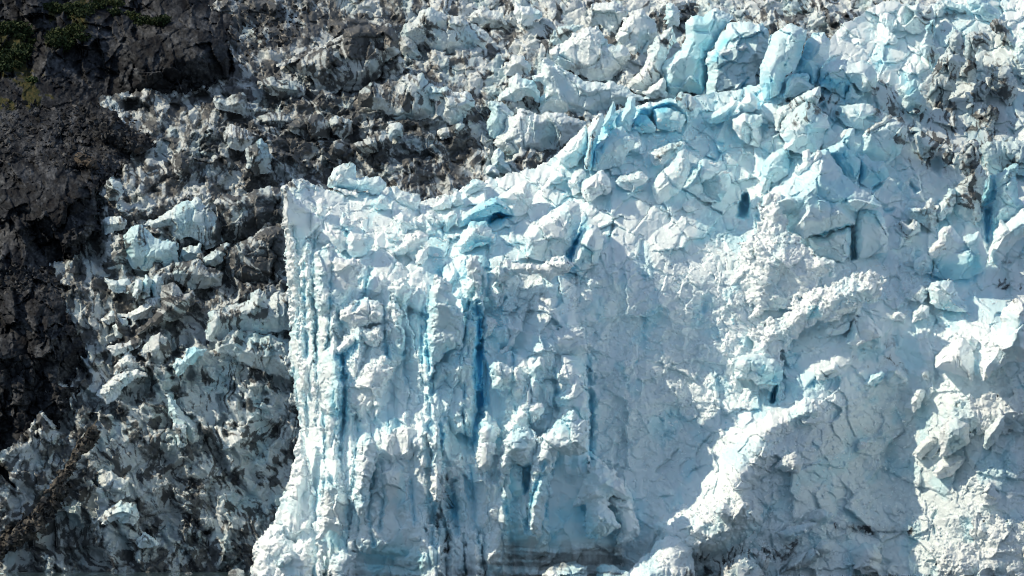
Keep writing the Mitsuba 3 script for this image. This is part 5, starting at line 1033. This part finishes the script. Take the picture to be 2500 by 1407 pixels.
CHUNKS = [chunk(1.0, 40 + k, (1, .9, .8)) for k in range(10)]
q = np.random.RandomState(77)
MARKS = [(P['key'], UU[P['win']][P['s'] > 0].mean(), VV[P['win']][P['s'] > 0].mean()) for P in PATCHES if P['key'] in labels and 'category' in labels[P['key']] and labels[P['key']]['category'] in ('serac', 'ice block', 'ice ridge')]
MUV = cKDTree(np.array([m[1:] for m in MARKS]))
AREAS = [('lumps of rubble on the cliff top', 'Z 760,500 1000,480 1150,500 1300,440 1440,380 1430,520 1280,600 1100,620 980,680 900,640 800,560', 70, (4, 11), SNOW, 'white'),
         ('lumps in the jumble under the spiky crest', 'Z 1480,300 1640,290 1800,300 1840,380 1800,450 1650,420 1560,470 1470,420', 45, (4, 10), SNOW, 'white'),
         ('crumbs on the bright bank', 'Z 1800,620 1900,560 2000,640 2200,640 2300,660 2200,740 2000,760 1880,840 1800,800', 60, (3, 8), SNOW, 'white'),
         ('lumps on the shaded slope', 'Z 1500,760 1700,640 1820,640 1790,860 1860,980 1700,1180 1600,1240 1520,1100', 30, (3, 7), ICE, 'pale bluish'),
         ('crumbs along the sunlit crest', 'Z 1620,1260 1760,1170 1850,1060 1960,1000 1980,1020 1880,1090 1830,1200 1760,1330 1640,1380', 45, (3, 8), SNOW, 'white')]
taken = set()
for grp, out, n, (a, b), col, tint in AREAS:
    p = pts(out)
    poly = shapely.make_valid(shapely.Polygon(p))
    k = t = 0
    while k < n and t < 2000:
        t += 1
        u, v = q.uniform(p[:, 0].min(), p[:, 0].max()), q.uniform(p[:, 1].min(), p[:, 1].max())
        if not shapely.contains_xy(poly, u, v):
            continue
        rp = a + (b - a) * q.rand() ** 2
        mk, mu, mv = MARKS[MUV.query([u, v])[1]]
        du, dv = u - mu, v - mv
        way = ('right of' if du > 0 else 'left of') if abs(du) > 1.6 * abs(dv) else ('below' if dv > 0 else 'above') if abs(dv) > 1.6 * abs(du) else ('lower ' if dv > 0 else 'upper ') + ('right of' if du > 0 else 'left of')
        head = labels[mk]['label'].split(',')[0]
        lab = ('tiny' if rp < 4.5 else 'small' if rp < 7 else 'fist-shaped') + f' {tint} lump ' + (way if way in ('above', 'below') else way) + ' the ' + head
        if lab in taken or len(lab.split()) > 16:
            continue
        taken.add(lab)
        r = rp * MPP
        m = CHUNKS[k % 10].copy()
        m.apply_scale(r)
        m.apply_transform(trimesh.transformations.random_rotation_matrix(q.rand(3)))
        m.apply_translation(world(u, v, surface(u, v) - r * 0.35))
        kk = name('ice_lump')
        scene[kk] = mikit.ply(m, 'ice', smooth=True, color=np.tile(np.asarray(col) * (0.94 + 0.06 * q.rand()), (len(m.vertices), 1)))
        labels[kk] = {'label': lab, 'category': 'ice lump', 'group': grp}
        k += 1


# ---------------------------------------------------------------- fine rubble and stones, too many to count
def scatter(key, label, cat, areas, r0, r1, cols, mat):
    base = [trimesh.convex.convex_hull(np.random.RandomState(900 + k).randn(9, 3) * [1, .8, .7]) for k in range(8)]
    for m in base:
        m.apply_scale(1 / np.abs(m.vertices).max())
    Vs, Fs, Cs, at = [], [], [], 0
    for out, n in areas:
        p = pts(out)
        poly = shapely.make_valid(shapely.Polygon(p))
        uv = q.uniform(p.min(0), p.max(0), (n * 4, 2))
        uv = uv[shapely.contains_xy(poly, uv[:, 0], uv[:, 1])][:n]
        for u, v in uv:
            m = base[q.randint(8)]
            r = r0 + (r1 - r0) * q.rand() ** 3
            R = trimesh.transformations.random_rotation_matrix(q.rand(3))[:3, :3]
            vv = m.vertices @ R.T * r + world(u, v, surface(u, v) - r * .3)
            Vs.append(vv)
            Fs.append(m.faces + at)
            Cs.append(np.tile(np.asarray(cols[0]) + (np.asarray(cols[1]) - np.asarray(cols[0])) * q.rand() ** 2, (len(vv), 1)))
            at += len(vv)
    scene[key] = mikit.ply((np.vstack(Vs), np.vstack(Fs)), mat, smooth=False, color=np.vstack(Cs))
    labels[key] = {'label': label, 'category': cat, 'kind': 'stuff'}


scatter('scree_stones', 'loose grey stones strewn over the dark scree and the brown debris ridge', 'stones',
        [('Z -60,260 150,240 300,262 390,350 330,385 262,440 236,470 200,420 -60,400', 1500), ('Z 130,650 -60,640 -60,720 150,720', 300), ('X 0,1130 330,830 540,540 680,280 740,320 600,530 420,950 0,1270', 700), ('Z 560,20 760,20 700,120 580,140', 300)],
        .12, .75, ((0.012, 0.0128, 0.0145), (0.14, 0.14, 0.142)), 'rock')
scatter('ice_rubble', 'fine crumbs of white ice scattered between the larger blocks', 'ice rubble',
        [('Z 760,500 1000,480 1150,500 1300,440 1440,380 1430,520 1280,640 1100,640 980,700 900,640 800,560', 900), ('Z 1480,300 1840,300 1830,420 1650,440 1560,480 1470,420', 500), ('Z 1800,620 1900,520 2000,640 2300,660 2200,740 2000,760 1880,860 1800,800', 1100),
         ('Z 1560,1290 1760,1170 1850,1060 1960,1000 1980,1020 1880,1090 1830,1200 1760,1330 1500,1407', 900), ('Z 1180,640 1400,650 1420,760 1200,800', 500), ('Z 2100,640 2300,660 2400,720 2200,800', 300), ('Z 2260,1290 2500,1260 2500,1400 2280,1400', 300),
         ('Z 830,800 930,790 960,900 850,930', 250), ('Z 1450,760 1700,620 1830,600 1800,860 1860,960 1760,1100 1600,1240 1460,1120', 1300), ('Z 1900,1040 2200,900 2250,1100 2240,1290 1800,1400 1760,1300', 900), ('Z 2250,760 2480,720 2480,900 2300,960', 300)],
        .10, .38, ((0.72, 0.80, 0.82), (0.87, 0.89, 0.89)), 'ice')

# ---------------------------------------------------------------- shrubs on the mountainside
def bush(u, v, r, tone):
    n = int(260 * min(2.0, r))
    d = q.randn(n, 3)
    d = d / np.linalg.norm(d, axis=1, keepdims=True) * (q.rand(n, 1) ** .4) * np.array([r, r * .8, r * .6])
    d *= (0.75 + 0.5 * q.rand(n, 1))
    c = world(u, v, surface(u, v) - r * .25) + d
    a, b = q.randn(n, 3), q.randn(n, 3)
    a /= np.linalg.norm(a, axis=1, keepdims=True)
    b -= (a * b).sum(1, keepdims=True) * a
    b /= np.linalg.norm(b, axis=1, keepdims=True)
    s = 0.2 + 0.18 * q.rand(n, 1)
    Vv = np.stack([c - a * s, c + b * s * .6, c + a * s, c - b * s * .6], 1).reshape(-1, 3)
    i = np.arange(n) * 4
    Ff = np.vstack([np.stack([i, i + 1, i + 2], 1), np.stack([i, i + 2, i + 3], 1)])
    cc = np.repeat((np.asarray(tone) * (0.6 + 0.8 * q.rand(n, 1))), 4, 0)
    k2 = name('shrub')
    scene[k2] = mikit.ply((Vv, Ff), 'foliage', smooth=False, color=cc)
    return k2


BUSH = [('Z 0,20 60,40 70,100 30,170 0,180', 16, 'dark green shrub at the left edge of the picture near the top', 'shrubs at the upper left edge'),
        ('Z 95,15 180,0 290,10 280,35 170,40 100,38', 16, 'green shrub on the highest rock terrace, top left', 'shrubs on the highest terrace'),
        ('Z 75,105 140,65 200,70 215,95 170,115 80,110', 12, 'green shrub on the small terrace below the highest one', 'shrubs on the second terrace'),
        ('Z 0,130 50,125 65,160 20,175 0,170', 8, 'bright green shrub above the mossy ledge at the left edge', 'shrubs above the mossy ledge'),
        ('Z 310,40 400,50 395,62 320,55', 5, 'low green shrub on the rock right of the highest terrace', 'shrubs right of the terrace')]
NTH = 'leftmost second third fourth fifth sixth seventh eighth ninth tenth eleventh twelfth thirteenth fourteenth fifteenth sixteenth'.split()
for out, n, lab, grp in BUSH:
    p = pts(out)
    poly = shapely.Polygon(p)
    uv = q.uniform(p.min(0), p.max(0), (400, 2))
    uv = uv[shapely.contains_xy(poly, uv[:, 0], uv[:, 1])][:n]
    for k, (u, v) in enumerate(uv[np.argsort(uv[:, 0])]):
        k2 = bush(u, v, q.uniform(1.0, 2.2), (.022, .038, .014) if k % 3 else (.036, .052, .018))
        labels[k2] = {'label': NTH[k] + (' ' if k == 0 else ' from left, ') + lab, 'category': 'shrub', 'group': grp}
k2 = bush(77, 198, 1.2, (.03, .055, .02))
labels[k2] = {'label': 'single dark round shrub on the mossy ledge', 'category': 'shrub'}
